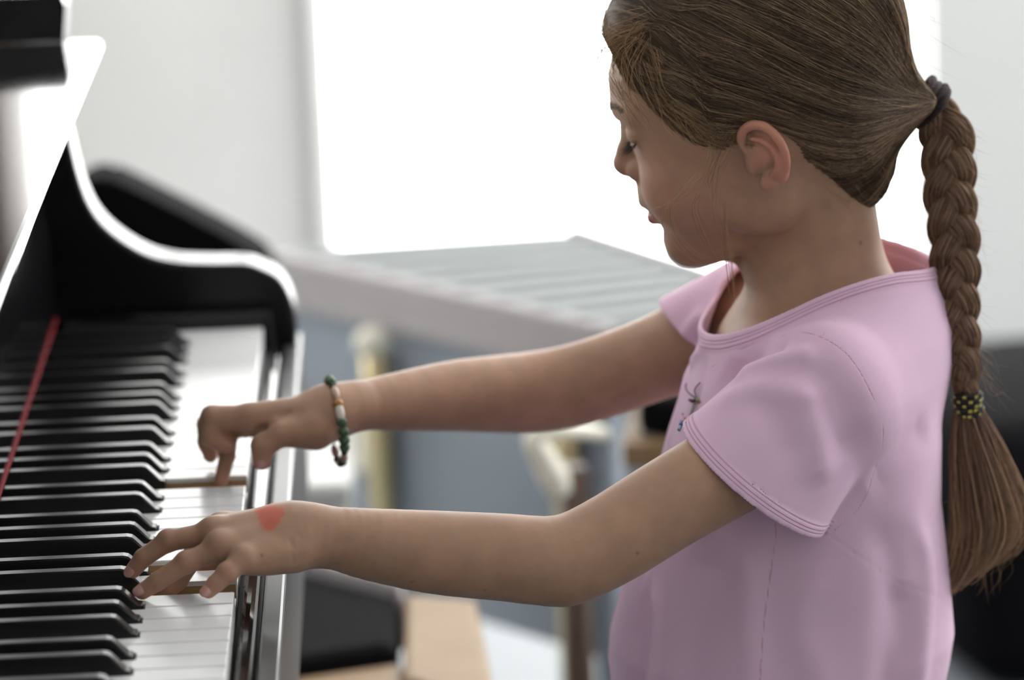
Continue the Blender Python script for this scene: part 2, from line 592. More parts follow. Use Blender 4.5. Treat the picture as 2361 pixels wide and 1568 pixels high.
for x, y in ((-0.12, yn + 0.10), (-0.12, ys - 0.10), (-1.25, yn + 0.28)):
    lathe('leg', [(0.001, 0.0), (0.03, 0.0), (0.032, 0.06), (0.03, 0.08), (0.045, 0.35), (0.06, 0.56), (0.065, 0.60), (0.001, 0.601)], MT['black'], piano, 16, (x, y, 0))
#==END_PIANO==
#==SDF==
# ------------------------------------------------------------------ implicit-surface toolkit (bodies, cloth)
F32 = np.float32
from concurrent.futures import ThreadPoolExecutor
POOL = ThreadPoolExecutor(4)


def smin(a, b, k):
    if k <= 0:
        return np.minimum(a, b)
    h = np.maximum(k - np.abs(a - b), 0) / k
    return np.minimum(a, b) - h * h * k * 0.25


def smax(a, b, k):
    return -smin(-a, -b, k)


def d_cone(P, a, b, ra, rb):
    a = np.asarray(a, F32)
    b = np.asarray(b, F32)
    ab = b - a
    pa = P - a
    t = np.clip(pa @ ab / max(float(ab @ ab), 1e-12), 0, 1)
    q = pa - t[:, None] * ab
    return np.sqrt((q * q).sum(1)) - (ra + t * (rb - ra))


def d_ell(P, c, r, B=None):
    q = P - np.asarray(c, F32)
    if B is not None:
        q = q @ np.asarray(B, F32)      # columns of B = local axes
    r = np.asarray(r, F32)
    k0 = np.sqrt(((q / r) ** 2).sum(1))
    k1 = np.sqrt(((q / (r * r)) ** 2).sum(1))
    return k0 * (k0 - 1) / np.maximum(k1, 1e-6)


def d_chain(P, pts, rad):
    d = None
    for i in range(len(pts) - 1):
        e = d_cone(P, pts[i], pts[i + 1], rad[i], rad[i + 1])
        d = e if d is None else np.minimum(d, e)
    return d


def d_chain_s(P, pts, rad, k):
    d = None
    for i in range(len(pts) - 1):
        e = d_cone(P, pts[i], pts[i + 1], rad[i], rad[i + 1])
        d = e if d is None else smin(d, e, k)
    return d


def resample(pts, rad, n):
    pts = np.asarray(pts, float)
    c = catmull(np.hstack([pts, np.asarray(rad, float)[:, None]]), n)
    return c[:, :3], c[:, 3]


def d_path(P, pts, rad, n=12):
    c, r = resample(pts, rad, n)
    return d_chain(P, c, r)


def surface_nets(fn, lo, hi, h, B=12, refine=True, chunk=300):
    lo = np.asarray(lo, float)
    nblk = np.ceil((np.asarray(hi) - lo) / (h * B)).astype(int)
    g = np.stack(np.meshgrid(*[np.arange(n) for n in nblk], indexing='ij'), -1).reshape(-1, 3)
    cen = (lo + (g + 0.5) * B * h).astype(F32)
    d = evalc(fn, cen)
    g = g[np.abs(d) < 0.5 * math.sqrt(3) * B * h * 1.25 + 0.004]
    N = nblk * B + 2
    ids, vpos, quads = [], [], []
    ax = np.arange(B + 1)
    off = np.stack(np.meshgrid(ax, ax, ax, indexing='ij'), -1).reshape(-1, 3)
    CO = [(0, 0, 0), (1, 0, 0), (0, 1, 0), (1, 1, 0), (0, 0, 1), (1, 0, 1), (0, 1, 1), (1, 1, 1)]
    ED = [(0, 1), (2, 3), (4, 5), (6, 7), (0, 2), (1, 3), (4, 6), (5, 7), (0, 4), (1, 5), (2, 6), (3, 7)]
    lid = lambda c: (c[..., 0] * N[1] + c[..., 1]) * N[2] + c[..., 2]
    for s in range(0, len(g), chunk):
        gb = g[s:s + chunk] * B
        idx = gb[:, None, :] + off[None]
        P = (lo + idx.reshape(-1, 3) * h).astype(F32)
        D = evalc(fn, P).reshape(len(gb), B + 1, B + 1, B + 1)
        cs = np.stack([D[:, a:a + B, b:b + B, c:c + B] for a, b, c in CO], -1)
        neg = cs < 0
        act = neg.any(-1) & ~neg.all(-1)
        w = np.argwhere(act)
        if len(w) == 0:
            continue
        v = cs[act]
        acc = np.zeros((len(v), 3))
        cnt = np.zeros(len(v))
        for a, b in ED:
            va, vb = v[:, a], v[:, b]
            m = (va < 0) != (vb < 0)
            t = np.where(m, va / np.where(m, va - vb, 1), 0)
            A = np.array(CO[a], float)
            Bv = np.array(CO[b], float)
            acc += np.where(m[:, None], A + t[:, None] * (Bv - A), 0)
            cnt += m
        cell = gb[w[:, 0]] + w[:, 1:]
        ids.append(lid(cell))
        vpos.append(lo + (cell + acc / cnt[:, None]) * h)
        S = D < 0
        for axn in range(3):
            sl0 = [slice(None)] + [slice(0, B)] * 3
            sl1 = list(sl0)
            sl1[axn + 1] = slice(1, B + 1)
            a0, a1 = S[tuple(sl0)], S[tuple(sl1)]
            e = np.argwhere(a0 != a1)
            if len(e) == 0:
                continue
            flip = a0[tuple(e.T)]
            c0 = gb[e[:, 0]] + e[:, 1:]
            j, k = (axn + 1) % 3, (axn + 2) % 3
            dj = np.zeros(3, int)
            dj[j] = 1
            dk = np.zeros(3, int)
            dk[k] = 1
            q = np.stack([lid(c0 - dj - dk), lid(c0 - dk), lid(c0), lid(c0 - dj)], 1)
            q[~flip] = q[~flip][:, ::-1]
            quads.append(q)
    ids = np.concatenate(ids)
    V = np.concatenate(vpos)
    Q = np.concatenate(quads)
    o = np.argsort(ids)
    ids, V = ids[o], V[o]
    ix = np.searchsorted(ids, Q)
    ix = np.clip(ix, 0, len(ids) - 1)
    ok = (ids[ix] == Q).all(1)
    Fq = ix[ok]
    if refine:
        for _ in range(1):
            n, d = sdf_normal(fn, V)
            V = V - n * np.clip(d, -h, h)[:, None] * 0.9
    return V, Fq


def sdf_normal(fn, V, e=0.0006):
    K = np.array([(1, -1, -1), (-1, -1, 1), (-1, 1, -1), (1, 1, 1)], float)
    n = np.zeros((len(V), 3))
    m = 0
    for k in K:
        d = evalc(fn, V + k * e)
        n += k * d[:, None]
        m = m + d / 4
    n /= np.linalg.norm(n, axis=1, keepdims=True) + 1e-12
    return n, m


def evalc(fn, V, ch=60000):
    V = np.asarray(V, F32)
    parts = [V[i:i + ch] for i in range(0, len(V), ch)]
    if len(parts) == 1:
        return fn(V)
    return np.concatenate(list(POOL.map(fn, parts)))


def grouped(groups, ks):
    """groups: list of (fn, lo, hi); smooth-union with bbox culling"""
    def fn(P):
        d = np.full(len(P), 0.5, F32)
        for (f, lo, hi), k in zip(groups, ks):
            q = np.maximum(np.maximum(lo - P, P - hi), 0)
            out = np.sqrt((q * q).sum(1))
            near = out < 0.034
            far = np.maximum(out, 0.030)
            far[near] = 1
            e = far.astype(F32)
            if near.any():
                e[near] = f(P[near])
            d = smin(d, e, k)
        return d
    return fn


def bounds(pts, r):
    p = np.array(pts)
    return (p.min(0) - r).astype(F32), (p.max(0) + r).astype(F32)


#==BODY==
# ------------------------------------------------------------------ the girl: joints
VOX = 0.0012
YC = 0.22                                    # her mid-plane
def frame(th, ph, ro):
    th, ph, ro = math.radians(th), math.radians(ph), math.radians(ro)
    fd = np.array([-math.cos(th) * math.cos(ph), math.sin(th) * math.cos(ph), -math.sin(ph)])
    L = np.array([-math.sin(th), -math.cos(th), 0.0])
    u = np.cross(fd, L)
    L2 = L * math.cos(ro) - u * math.sin(ro)
    return fd, L2, np.cross(fd, L2)


HF, HL, HU = frame(13, 22, 9)               # head axes: forward, left, up
HB = np.stack([HF, HL, HU], 1)              # columns
HO = U(1745, 385, 0.1555) - 0.066 * HL  # noqa      # between the ears


def HW(f, l, u):
    return HO + f * HF + l * HL + u * HU


# ---- head -------------------------------------------------------------
FU = np.array([-.066, -.063, -.058, -.050, -.040, -.030, -.020, -.010, 0, .010, .020, .030, .040, .050, .060, .075, .09], F32)
FFR = np.array([.068, .0755, .0815, .0850, .0852, .0840, .0842, .0845, .0830, .0800, .0775, .0760, .0752, .0765, .0758, .069, .050], F32)
FBK = np.array([.054, .045, .030, .012, -.005, -.015, -.03, -.03, -.03, -.03, -.03, -.03, -.03, -.03, -.03, -.03, -.03], F32)
FWD = np.array([.006, .0145, .0225, .0305, .0375, .0440, .0500, .0545, .0575, .0600, .0615, .0620, .0618, .0615, .0615, .056, .040], F32)


def face_loft(f, l, u):
    uu = np.clip(u, FU[0], FU[-1])
    fr = np.interp(uu, FU, FFR).astype(F32)
    bk = np.interp(uu, FU, FBK).astype(F32)
    w = np.interp(uu, FU, FWD).astype(F32)
    c = bk + (fr - bk) * 0.42
    A = np.where(f > c, fr - c, c - bk)
    n = 2.25
    rho = ((np.abs(f - c) / A) ** n + (np.abs(l) / w) ** n) ** (1 / n)
    d = (rho - 1) * np.minimum(A, w) * 0.9
    return np.maximum(d, np.maximum(u - FU[-1], FU[0] - u))


def ear_union(S, d):
    S = S - np.array([0, 0, .003], F32)
    ear = d_ell(S, (-.0105, .0690, .0035), (.0125, .0040, .0215), EARB)
    helix = [(.0005, .0665, .0060), (.0015, .0695, .0150), (-.0020, .0720, .0220), (-.0095, .0748, .0252), (-.0170, .0772, .0220), (-.0215, .0785, .0135), (-.0222, .0785, .0030), (-.0190, .0770, -.0065), (-.0130, .0740, -.0125)]
    hx = d_path(S, helix, [.0022, .0027, .0029, .0030, .0030, .0029, .0027, .0025, .0022], 22)
    hx = smin(hx, d_ell(S, (-.0050, .0690, -.0145), (.0072, .0038, .0060)), .004)
    ear = smin(ear, hx, .003)
    ear = smax(ear, -d_ell(S, (-.0068, .0755, -.0005), (.0074, .0085, .0100)), .0025)
    anti = [(-.0060, .0735, .0170), (-.0125, .0752, .0125), (-.0160, .0758, .0040), (-.0140, .0750, -.0050), (-.0085, .0725, -.0095)]
    ear = smin(ear, d_path(S, anti, [.0014, .0020, .0021, .0021, .0019], 14), .0025)
    ear = smax(ear, -d_chain(S, [(.0000, .0755, .0135), (-.0080, .0780, .0105), (-.0125, .0790, .0045)], [.0014, .0016, .0010]), .003)
    ear = smin(ear, d_ell(S, (.0020, .0672, -.0010), (.0038, .0040, .0055)), .003)
    d = smin(d, d_cone(S, (-.008, .050, .004), (-.0075, .064, .003), .013, .0095), .006)
    d = smin(d, ear, .004)
    return d


def head_sdf(P):
    q = (P - HO.astype(F32)) @ HB.astype(F32)
    f, l0, u = q[:, 0], q[:, 1], q[:, 2]
    l = np.abs(l0)
    S = np.stack([f, l, u], 1)
    d = d_ell(S, (-.0145, 0, .045), (.0900, .067, .082))
    d = smin(d, face_loft(f, l, u), .012)
    # cheek, jaw angle
    d = smin(d, d_ell(S, (.050, .033, -.004), (.026, .0235, .027)), .016)
    d = smin(d, d_ell(S, (.010, .045, -.030), (.020, .010, .018)), .02)
    # eye socket
    d = smax(d, -d_ell(S, (.082, .0305, .0395), (.0125, .0150, .0085)), .010)
    # brow ridge
    d = smin(d, d_chain(S, [(.0710, .006, .0515), (.0695, .022, .0540), (.0600, .040, .0520)], [.0055, .0055, .005]), .008)
    # eyeball under its lid
    d = smin(d, d_ell(S, (.0612, .0300, .0390), (.0118, .0135, .0105)), .0025)
    # lid crease and lid margin
    crease = [(.0705, .018, .0440), (.0735, .025, .0465), (.0725, .034, .0468), (.0655, .043, .0430)]
    d = smax(d, -d_chain(S, crease, [.0004, .0009, .0009, .0004]), .0022)
    lidm = [(.0700, .0175, .0370), (.0735, .0235, .0340), (.0728, .0320, .0328), (.0650, .0430, .0365)]
    d = smax(d, -d_chain(S, lidm, [.0004, .0008, .0008, .0004]), .0016)
    # nose
    d = smin(d, d_chain_s(S, [(.0700, 0, .0440), (.0762, 0, .0320), (.0835, 0, .0225), (.0882, 0, .0165)], [.0065, .0062, .0064, .0072], .004), .007)
    d = smin(d, d_ell(S, (.0885, 0, .0150), (.0072, .0075, .0066)), .004)
    d = smin(d, d_ell(S, (.0808, .0098, .0102), (.0075, .0058, .0068)), .0045)
    d = smin(d, d_cone(S, (.0895, 0, .0110), (.0835, 0, .0035), .0040, .0035), .003)
    d = smax(d, -d_ell(S, (.0868, .0052, .0052), (.0042, .0024, .0030)), .0018)
    d = smax(d, -d_chain(S, [(.0760, .0168, .0155), (.0735, .0178, .0090), (.0740, .0172, .0045)], [.0003, .0007, .0004]), .003)
    # lips
    d = smin(d, d_ell(S, (.0760, 0, -.0075), (.0138, .0200, .0110)), .008)
    d = smin(d, d_chain_s(S, [(.0880, 0, -.0118), (.0868, .0060, -.0112), (.0825, .0130, -.0140), (.0755, .0200, -.0170)], [.0034, .0034, .0026, .0012], .002), .003)
    d = smin(d, d_chain_s(S, [(.0868, 0, -.0233), (.0858, .0060, -.0230), (.0818, .0125, -.0205), (.0752, .0195, -.0175)], [.0044, .0042, .0032, .0012], .002), .003)
    d = smax(d, -d_chain(S, [(.0925, 0, -.0178), (.0895, .0070, -.0172), (.0830, .0140, -.0172), (.0750, .0215, -.0174)], [.0017, .0015, .0010, .0004]), .0014)
    d = smax(d, -d_ell(S, (.0925, 0, -.0335), (.0070, .0130, .0042)), .005)
    d = smax(d, -d_cone(S, (.0935, 0, -.0005), (.0930, 0, -.0075), .0022, .0020), .004)
    # chin
    d = smin(d, d_ell(S, (.0728, 0, -.0475), (.0138, .0175, .0135)), .010)
    # ears
    em = (l > .040) & (np.abs(f + .01) < .05) & (np.abs(u - .003) < .055)
    if em.any():
        d[em] = ear_union(S[em], d[em])
    return d


ea = math.radians(24)
et = math.radians(8)
_e1 = np.array([math.cos(ea), -math.sin(ea), 0])
_e2 = np.array([math.sin(ea), math.cos(ea), 0])
EARB = np.stack([_e1, _e2, [0, 0, 1]], 1)

# ---- torso ------------------------------------------------------------
NB = U(1905, 700, YC)                        # neck base
SHL, ELL, WRL = U(1872, 962, .128), U(1322, 1292, .060), U(712, 1234, .020)
SHR, ELR, WRR = U(1700, 750, .315), U(1245, 905, .336), U(808, 938, .266)
TZ = np.array([.40, .48, .55, .585, .605, .622, .654, .708, .751, .793, .818, .835, .850], F32)
TF = np.array([.395, .388, .380, .378, .3765, .378, .387, .407, .419, .434, .445, .456, .470], F32)
TB = np.array([.600, .596, .592, .589, .594, .597, .595, .590, .591, .589, .586, .582, .578], F32)
TW = np.array([.125, .122, .118, .116, .114, .112, .108, .105, .104, .100, .090, .078, .064], F32)


def torso_loft(P, grow=0.0):
    z = np.clip(P[:, 2], TZ[0], TZ[-1])
    a = np.interp(z, TZ, TF).astype(F32)
    b = np.interp(z, TZ, TB).astype(F32)
    w = np.interp(z, TZ, TW).astype(F32) + grow
    c = (a + b) / 2
    A = (b - a) / 2 + grow
    n = 2.3
    rho = ((np.abs(P[:, 0] - c) / A) ** n + (np.abs(P[:, 1] - YC) / w) ** n) ** (1 / n)
    d = (rho - 1) * np.minimum(A, w) * 0.92
    return smax(d, np.maximum(P[:, 2] - TZ[-1] - grow, TZ[0] - P[:, 2]), .02)


NT = HW(-.020, 0, -.030)


def neck_sdf(P):
    d = d_cone(P, NT, NB + np.array([.004, 0, .0]), .0345, .0365)
    return smin(d, d_cone(P, HW(.02, 0, -.040), NB + np.array([-.012, 0, .004]), .020, .030), .02)


def body_torso(P):
    d = torso_loft(P, -.009)
    for S in (SHL, SHR):
        d = smin(d, d_cone(P, NB + np.array([.012, (S[1] - YC) * .3, -.012]), S + np.array([.006, 0, .0]), .026, .030), .02)
    return d


AL_P, AL_R = resample([SHL, U(1720, 1058, .106), U(1545, 1160, .084), U(1395, 1252, .066), U(1290, 1292, .056), U(1150, 1284, .047), U(1000, 1273, .039), U(860, 1256, .030), U(785, 1243, .024), WRL, U(660, 1240, .018)],
                      [.0295, .0290, .0277, .0273, .0268, .0259, .0246, .0214, .0188, .0167, .0158], 34)
AR_P, AR_R = resample([SHR, U(1600, 790, .326), U(1480, 838, .335), U(1340, 884, .340), U(1225, 905, .336), U(1060, 912, .314), U(900, 928, .284), WRR, U(760, 945, .260)],
                      [.0300, .0292, .0276, .0272, .0268, .0236, .0184, .0146, .0145], 30)


def armL(P):
    return smin(d_chain(P, AL_P, AL_R), d_ell(P, U(1300, 1325, .060), (.016, .016, .014)), .012)


def armR(P):
    return d_chain(P, AR_P, AR_R)


def hit(x, y, fn=None, t0=2.0, t1=3.2):
    """first surface point along the ray through a photo pixel"""
    fn = fn or body_fn
    v = ray(x, y)
    v = v / np.linalg.norm(v)
    t = t0
    for _ in range(300):
        d = float(fn((CAMP + v * t).astype(F32)[None])[0])
        t += max(d * 0.7, 0.00015)
        if d < 0.0002 or t > t1:
            break
    return CAMP + v * t


# ---- left hand (near) --------------------------------------------------
LH = {
    'ring': [U(508, 1262, -.001), U(430, 1297, -.005), U(364, 1340, -.007), U(328, 1364, -.0085)],
    'middle': [U(492, 1228, .013), U(388, 1247, .013), U(331, 1286, .012), U(307, 1315, .012)],
    'index': [U(510, 1218, .027), U(448, 1282, .026), U(412, 1338, .018), U(388, 1362, .013)],
    'pinky': [U(562, 1288, -.014), U(524, 1322, -.020), U(497, 1346, -.023), U(481, 1362, -.024)],
    'thumb': [U(640, 1258, .044), U(560, 1277, .056), U(510, 1290, .059), U(472, 1300, .058)],
}
LR = {'ring': [.0066, .0060, .0055, .0048], 'middle': [.0068, .0060, .0055, .0047], 'index': [.0066, .0060, .0055, .0048], 'pinky': [.0062, .0056, .0051, .0046], 'thumb': [.0085, .0075, .0068, .0056]}


WRC = [(U(690, 1232, -.002), U(704, 1258, -.008), U(706, 1290, -.006)), (U(668, 1245, -.004), U(678, 1270, -.010), U(676, 1300, -.008))]


def handL(P):
    w1 = U(690, 1240, .012)
    d = d_cone(P, WRL, U(655, 1238, .020), .0160, .0152)
    d = smin(d, d_cone(P, U(676, 1272, .006), U(572, 1290, -.011), .0118, .0078), .010)
    d = smin(d, d_cone(P, U(670, 1240, .012), LH['ring'][0], .0128, .0082), .010)
    d = smin(d, d_cone(P, U(665, 1215, .022), LH['middle'][0], .0120, .0084), .010)
    d = smin(d, d_cone(P, U(660, 1212, .030), LH['index'][0], .0110, .0082), .010)
    d = smin(d, d_cone(P, U(690, 1235, .030), LH['thumb'][0], .0120, .0110), .012)
    d = smin(d, d_ell(P, U(590, 1272, .012), (.022, .022, .0085)), .012)
    for n in ('ring', 'middle', 'index', 'pinky', 'thumb'):
        d = smin(d, d_chain_s(P, LH[n], LR[n], .0015), .0045)
        for j in (1,):   # knuckle pads
            d = smin(d, d_ell(P, LH[n][j] + np.array([0, 0, .0006]), (LR[n][j] * 1.05,) * 3), .003)
    for n in ('middle', 'ring', 'index'):
        d = smin(d, d_ell(P, LH[n][0] + np.array([.001, 0, .0030]), (.0072, .0066, .0058)), .005)
    # soft wrist creases
    for a_, m_, b_ in WRC:
        d = d + .0007 * np.exp(-(d_chain(P, [a_, m_, b_], [0, 0, 0]) / .0011) ** 2).astype(F32)
    return d


# ---- right hand (far) ---------------------------------------------------
RH = {
    'index': [U(580, 964, .250), U(490, 962, .249), U(484, 1006, .248), U(522, 1027, .2475)],
    'middle': [U(572, 972, .266), U(528, 992, .272), U(524, 1052, .261), U(509, 1113, .2475)],
    'ring': [U(575, 968, .281), U(477, 978, .288), U(476, 1020, .286), U(485, 1050, .284)],
    'pinky': [U(600, 980, .294), U(530, 985, .303), U(505, 1012, .302), U(510, 1040, .298)],
    'thumb': [U(725, 990, .246), U(645, 998, .238), U(606, 1028, .235), U(604, 1062, .234)],
}
RR = {'index': [.0084, .0078, .0066, .0054], 'middle': [.0080, .0064, .0052, .0044], 'ring': [.0078, .0066, .0058, .0048], 'pinky': [.0070, .0060, .0052, .0045], 'thumb': [.0128, .0092, .0078, .0062]}


def handR0(P):
    d = d_cone(P, WRR, U(740, 958, .260), .0137, .0138)
    d = smin(d, d_cone(P, U(765, 950, .255), RH['index'][0], .0122, .0100), .010)
    d = smin(d, d_cone(P, U(760, 950, .264), RH['middle'][0], .0120, .0098), .010)
    d = smin(d, d_cone(P, U(760, 952, .272), RH['ring'][0], .0112, .0092), .010)
    d = smin(d, d_cone(P, U(760, 956, .279), RH['pinky'][0], .0105, .0085), .010)
    d = smin(d, d_cone(P, U(752, 962, .256), RH['thumb'][0], .0125, .0125), .012)
    for n in ('index', 'middle', 'ring', 'pinky', 'thumb'):
        d = smin(d, d_chain_s(P, RH[n], RR[n], .0015), .004 if n != 'thumb' else .003)
    return d


CREASE_R = np.array([hit(x, y, handR0) for x, y in ((664, 951), (640, 966), (612, 984), (586, 1004))])


def handR(P):
    return smax(handR0(P), -d_chain(P, CREASE_R, [.0004, .0012, .0022, .0030]), .003)


ax_all = lambda dct: [p for v in dct.values() for p in v]
HEADLO, HEADHI = (HO - .15).astype(F32), (HO + .15).astype(F32)
GROUPS = [
    (head_sdf, HEADLO, HEADHI),
    (neck_sdf, *bounds([NT, NB, HW(.02, 0, -.04)], .045)),
    (body_torso, *bounds([(.37, YC - .14, .40), (.61, YC + .14, .87), SHL, SHR], .035)),
    (armL, *bounds(AL_P, .030)),
    (armR, *bounds(AR_P, .030)),
    (handL, *bounds([WRL] + ax_all(LH), .020)),
    (handR, *bounds([WRR] + ax_all(RH), .020)),
]
body_fn = grouped(GROUPS, [0, .022, .03, .02, .02, .010, .010])
BLO = np.min([g[1] for g in GROUPS], 0) - .01
BHI = np.max([g[2] for g in GROUPS], 0) + .01


def body_vis(P):
    # the trunk goes on inside the shirt down to the waist only
    return np.maximum(body_fn(P), .665 - P[:, 2])


person = tag(empty('person', (0.52, YC, 0.47)), 'girl in pink T-shirt with long brown braid, both hands reaching to the piano keys', 'person')
person.location = (0, 0, 0)
import time as _t
_t0=_t.time()
V, Fq = surface_nets(body_vis, BLO, BHI, VOX)
print('body', len(V), len(Fq), _t.time()-_t0)


# skin tints painted by where things are on the body
q = (V - HO) @ HB
ql = np.abs(q[:, 1])
base = np.tile(np.array([.43, .255, .170]), (len(V), 1))


def blend(mask, col):
    global base
    m = np.clip(mask, 0, 1)[:, None]
    base = base * (1 - m) + np.array(col) * m


def gauss(pts, s):
    pts = np.atleast_2d(pts)
    d2 = np.min([((V - p) ** 2).sum(1) for p in pts], 0)
    return np.exp(-d2 / (2 * s * s))


HS = lambda f, l, u: HO + f * HF + u * HU + l * HL
blend(.45 * gauss([HS(.060, .045, 0), HS(.060, -.045, 0)], .016), (.56, .27, .20))          # cheeks
blend(.55 * gauss([HS(.092, 0, .013)], .008), (.52, .22, .17))                                 # nose tip
ear_m = np.clip((ql - .069) / .006, 0, 1) * (np.abs(q[:, 0] + .01) < .025) * (np.abs(q[:, 2] - .004) < .035)
blend(.7 * ear_m, (.58, .24, .17))
lip_pts = [HS(.0900, s * a, b) for s in (1, -1) for a, b in ((0, -.0125), (.005, -.0122), (.010, -.0138), (.015, -.0160), (0, -.0225), (.005, -.0222), (.010, -.0208), (.015, -.0190))]
lip_l = np.array([0, .005, .010, .015, .0195])
up = np.interp(ql, lip_l, [-.0088, -.0082, -.0102, -.0140, -.0168])
lo_ = np.interp(ql, lip_l, [-.0278, -.0272, -.0248, -.0208, -.0180])
lm = (q[:, 0] > .07) * (ql < .0195) * np.clip((up - q[:, 2]) / .0012, 0, 1) * np.clip((q[:, 2] - lo_) / .0012, 0, 1)
blend(.8 * lm, (.40, .13, .12))
tips = [LH[n][3] for n in LH] + [RH[n][3] for n in RH]
blend(.45 * gauss(tips, .006), (.60, .26, .20))
kn = [LH[n][1] for n in ('ring', 'middle', 'pinky')]
blend(.30 * gauss([k + np.array([0, -.002, .004]) for k in kn], .004), (.56, .24, .18))
# reddened patch on the back of the near hand (rough trapezoid)
pc = hit(622, 1196)
ex = U(660, 1184, .02) - U(590, 1198, .02)
ex /= np.linalg.norm(ex)
ey = U(622, 1215, .02) - U(622, 1180, .02)
ey /= np.linalg.norm(ey)
r = V - pc
a, b = r @ ex, r @ ey
near = (r ** 2).sum(1) < .02 ** 2
wid = np.interp(b, [-.006, -.003, .002, .006], [.0095, .0092, .0062, .0020])
wid = wid + .0007 * np.sin(b * 2600 + a * 900) + .0005 * np.sin(b * 5100 - a * 1700)
m = np.clip((wid - np.abs(a - np.interp(b, [-.006, .006], [.001, -.0015]))) / .0015, 0, 1) * np.clip((b + .0052) / .0012, 0, 1) * np.clip((.0062 - b) / .0018, 0, 1) * near
blend(.9 * m, (.62, .13, .07))
for x, y, s in ((604, 1280, .0007), (1984, 560, .0009), (950, 1342, .0007), (1118, 1362, .0006), (1470, 1276, .0007)):
    blend(.8 * gauss([hit(x, y)], s), (.16, .07, .05))
mot = np.zeros(len(V))
skin, nt, p = new_mat('skin')
N, Lk = nt.nodes, nt.links
at = N.new('ShaderNodeAttribute')
at.attribute_name = 'tint'
tc = N.new('ShaderNodeTexCoord')
n1 = N.new('ShaderNodeTexNoise')
n1.inputs['Scale'].default_value = 55
n1.inputs['Detail'].default_value = 5
Lk.new(tc.outputs['Object'], n1.inputs[0])
mr = N.new('ShaderNodeMapRange')
mr.inputs[1].default_value = .3
mr.inputs[2].default_value = .7
mr.inputs[3].default_value = .90
mr.inputs[4].default_value = 1.10
Lk.new(n1.outputs[0], mr.inputs[0])
mul = N.new('ShaderNodeVectorMath')
mul.operation = 'SCALE'
Lk.new(at.outputs['Color'], mul.inputs[0])
Lk.new(mr.outputs[0], mul.inputs['Scale'])
Lk.new(mul.outputs[0], p.inputs['Base Color'])
p.inputs['Roughness'].default_value = .52
p.inputs['Specular IOR Level'].default_value = .4
p.inputs['Subsurface Weight'].default_value = .25
p.inputs['Subsurface Radius'].default_value = (1.0, .35, .2)
p.inputs['Subsurface Scale'].default_value = .006
p.inputs['Sheen Weight'].default_value = .15
p.inputs['Sheen Roughness'].default_value = .4
n2 = N.new('ShaderNodeTexNoise')
n2.inputs['Scale'].default_value = 900
n2.inputs['Detail'].default_value = 3
Lk.new(tc.outputs['Object'], n2.inputs[0])
bp = N.new('ShaderNodeBump')
bp.inputs['Strength'].default_value = .12
bp.inputs['Distance'].default_value = .0006
Lk.new(n2.outputs[0], bp.inputs['Height'])
Lk.new(bp.outputs[0], p.inputs['Normal'])
body = np_mesh('body', V, Fq, skin, person, cattrs={'tint': base})
# fingernails
NAIL = simple('fingernail', (.60, .34, .30, 1), .25, noise=.08, nscale=200, spec=.5)
for hand, rad_, n, up_ in ((LH, LR, 'pinky', .55), (LH, LR, 'ring', .75), (LH, LR, 'middle', .75), (RH, RR, 'thumb', .0)):
    a, b = hand[n][3], hand[n][2]
    t = (a - b) / np.linalg.norm(a - b)
    vw = CAMP - a
    vw /= np.linalg.norm(vw)
    nn = vw + np.array([0, 0, 1]) * up_
    nn -= t * (nn @ t)
    nn /= np.linalg.norm(nn)
    sd = np.cross(t, nn)
    r = rad_[n][3]
    c = a + nn * (r - .00085) + t * .0010
    th, ph = np.meshgrid(np.linspace(0, math.pi, 13), np.linspace(0, 2 * math.pi, 24, endpoint=False), indexing='ij')
    x, y, z = np.cos(th), np.sin(th) * np.cos(ph), np.sin(th) * np.sin(ph)
    sq = lambda v, e: np.sign(v) * np.abs(v) ** e
    NV = c + (sq(x, .8) * .0040)[..., None] * t + (y * .0034)[..., None] * sd + (z * .0011 - y * y * .0007)[..., None] * nn
    i_, j_ = np.meshgrid(np.arange(12), np.arange(24), indexing='ij')
    NF = np.stack([i_ * 24 + j_, i_ * 24 + (j_ + 1) % 24, (i_ + 1) * 24 + (j_ + 1) % 24, (i_ + 1) * 24 + j_], -1).reshape(-1, 4)
    np_mesh('fingernail', NV.reshape(-1, 3), NF, NAIL, body)
#==END_BODY==
#==SHIRT==
# ------------------------------------------------------------------ T-shirt: a thin shell around trunk and shoulders
RF, RB, RN = U(1632, 752, YC), U(2146, 602, .225), U(1905, 664, .152)
rc = (RF + RB) / 2
r_ax = (RB - RF) / np.linalg.norm(RB - RF)            # front to back of the neckline
r_la = np.array([0., -1., 0.])
r_la = r_la - r_ax * (r_la @ r_ax)
r_la /= np.linalg.norm(r_la)
r_up = np.cross(r_la, r_ax)
if r_up[2] < 0:
    r_up = -r_up
RA = np.linalg.norm(RB - RF) / 2
RLAT = abs((RN - rc) @ r_la) + .0
NUP = (RN - rc) @ r_up                                # the side of the neckline rides higher on the shoulder
# sleeves
HL_C = (U(1563, 1003, .080) + U(1892, 1243, .100)) / 2
hl_d = U(1892, 1243, .100) - U(1563, 1003, .080)
hl_r = np.linalg.norm(hl_d) / 2
hl_d /= np.linalg.norm(hl_d)
HL_N = np.cross(hl_d, np.array([0, 1., 0]))
HL_N = HL_N - 0.10 * np.array([0, 1, 0])
if HL_N[0] > 0:
    HL_N = -HL_N
HL_N /= np.linalg.norm(HL_N)                          # outward, along the arm
HL_S = np.cross(HL_N, hl_d)
HR_C = (U(1492, 752, .34) + U(1566, 905, .335)) / 2
hr_d = U(1566, 905, .335) - U(1492, 752, .34)
hr_r = np.linalg.norm(hr_d) / 2
hr_d /= np.linalg.norm(hr_d)
HR_N = np.cross(hr_d, np.array([0, 1., 0]))
if HR_N[0] > 0:
    HR_N = -HR_N
HR_N = HR_N + 0.12 * np.array([0, 1, 0])
HR_N /= np.linalg.norm(HR_N)
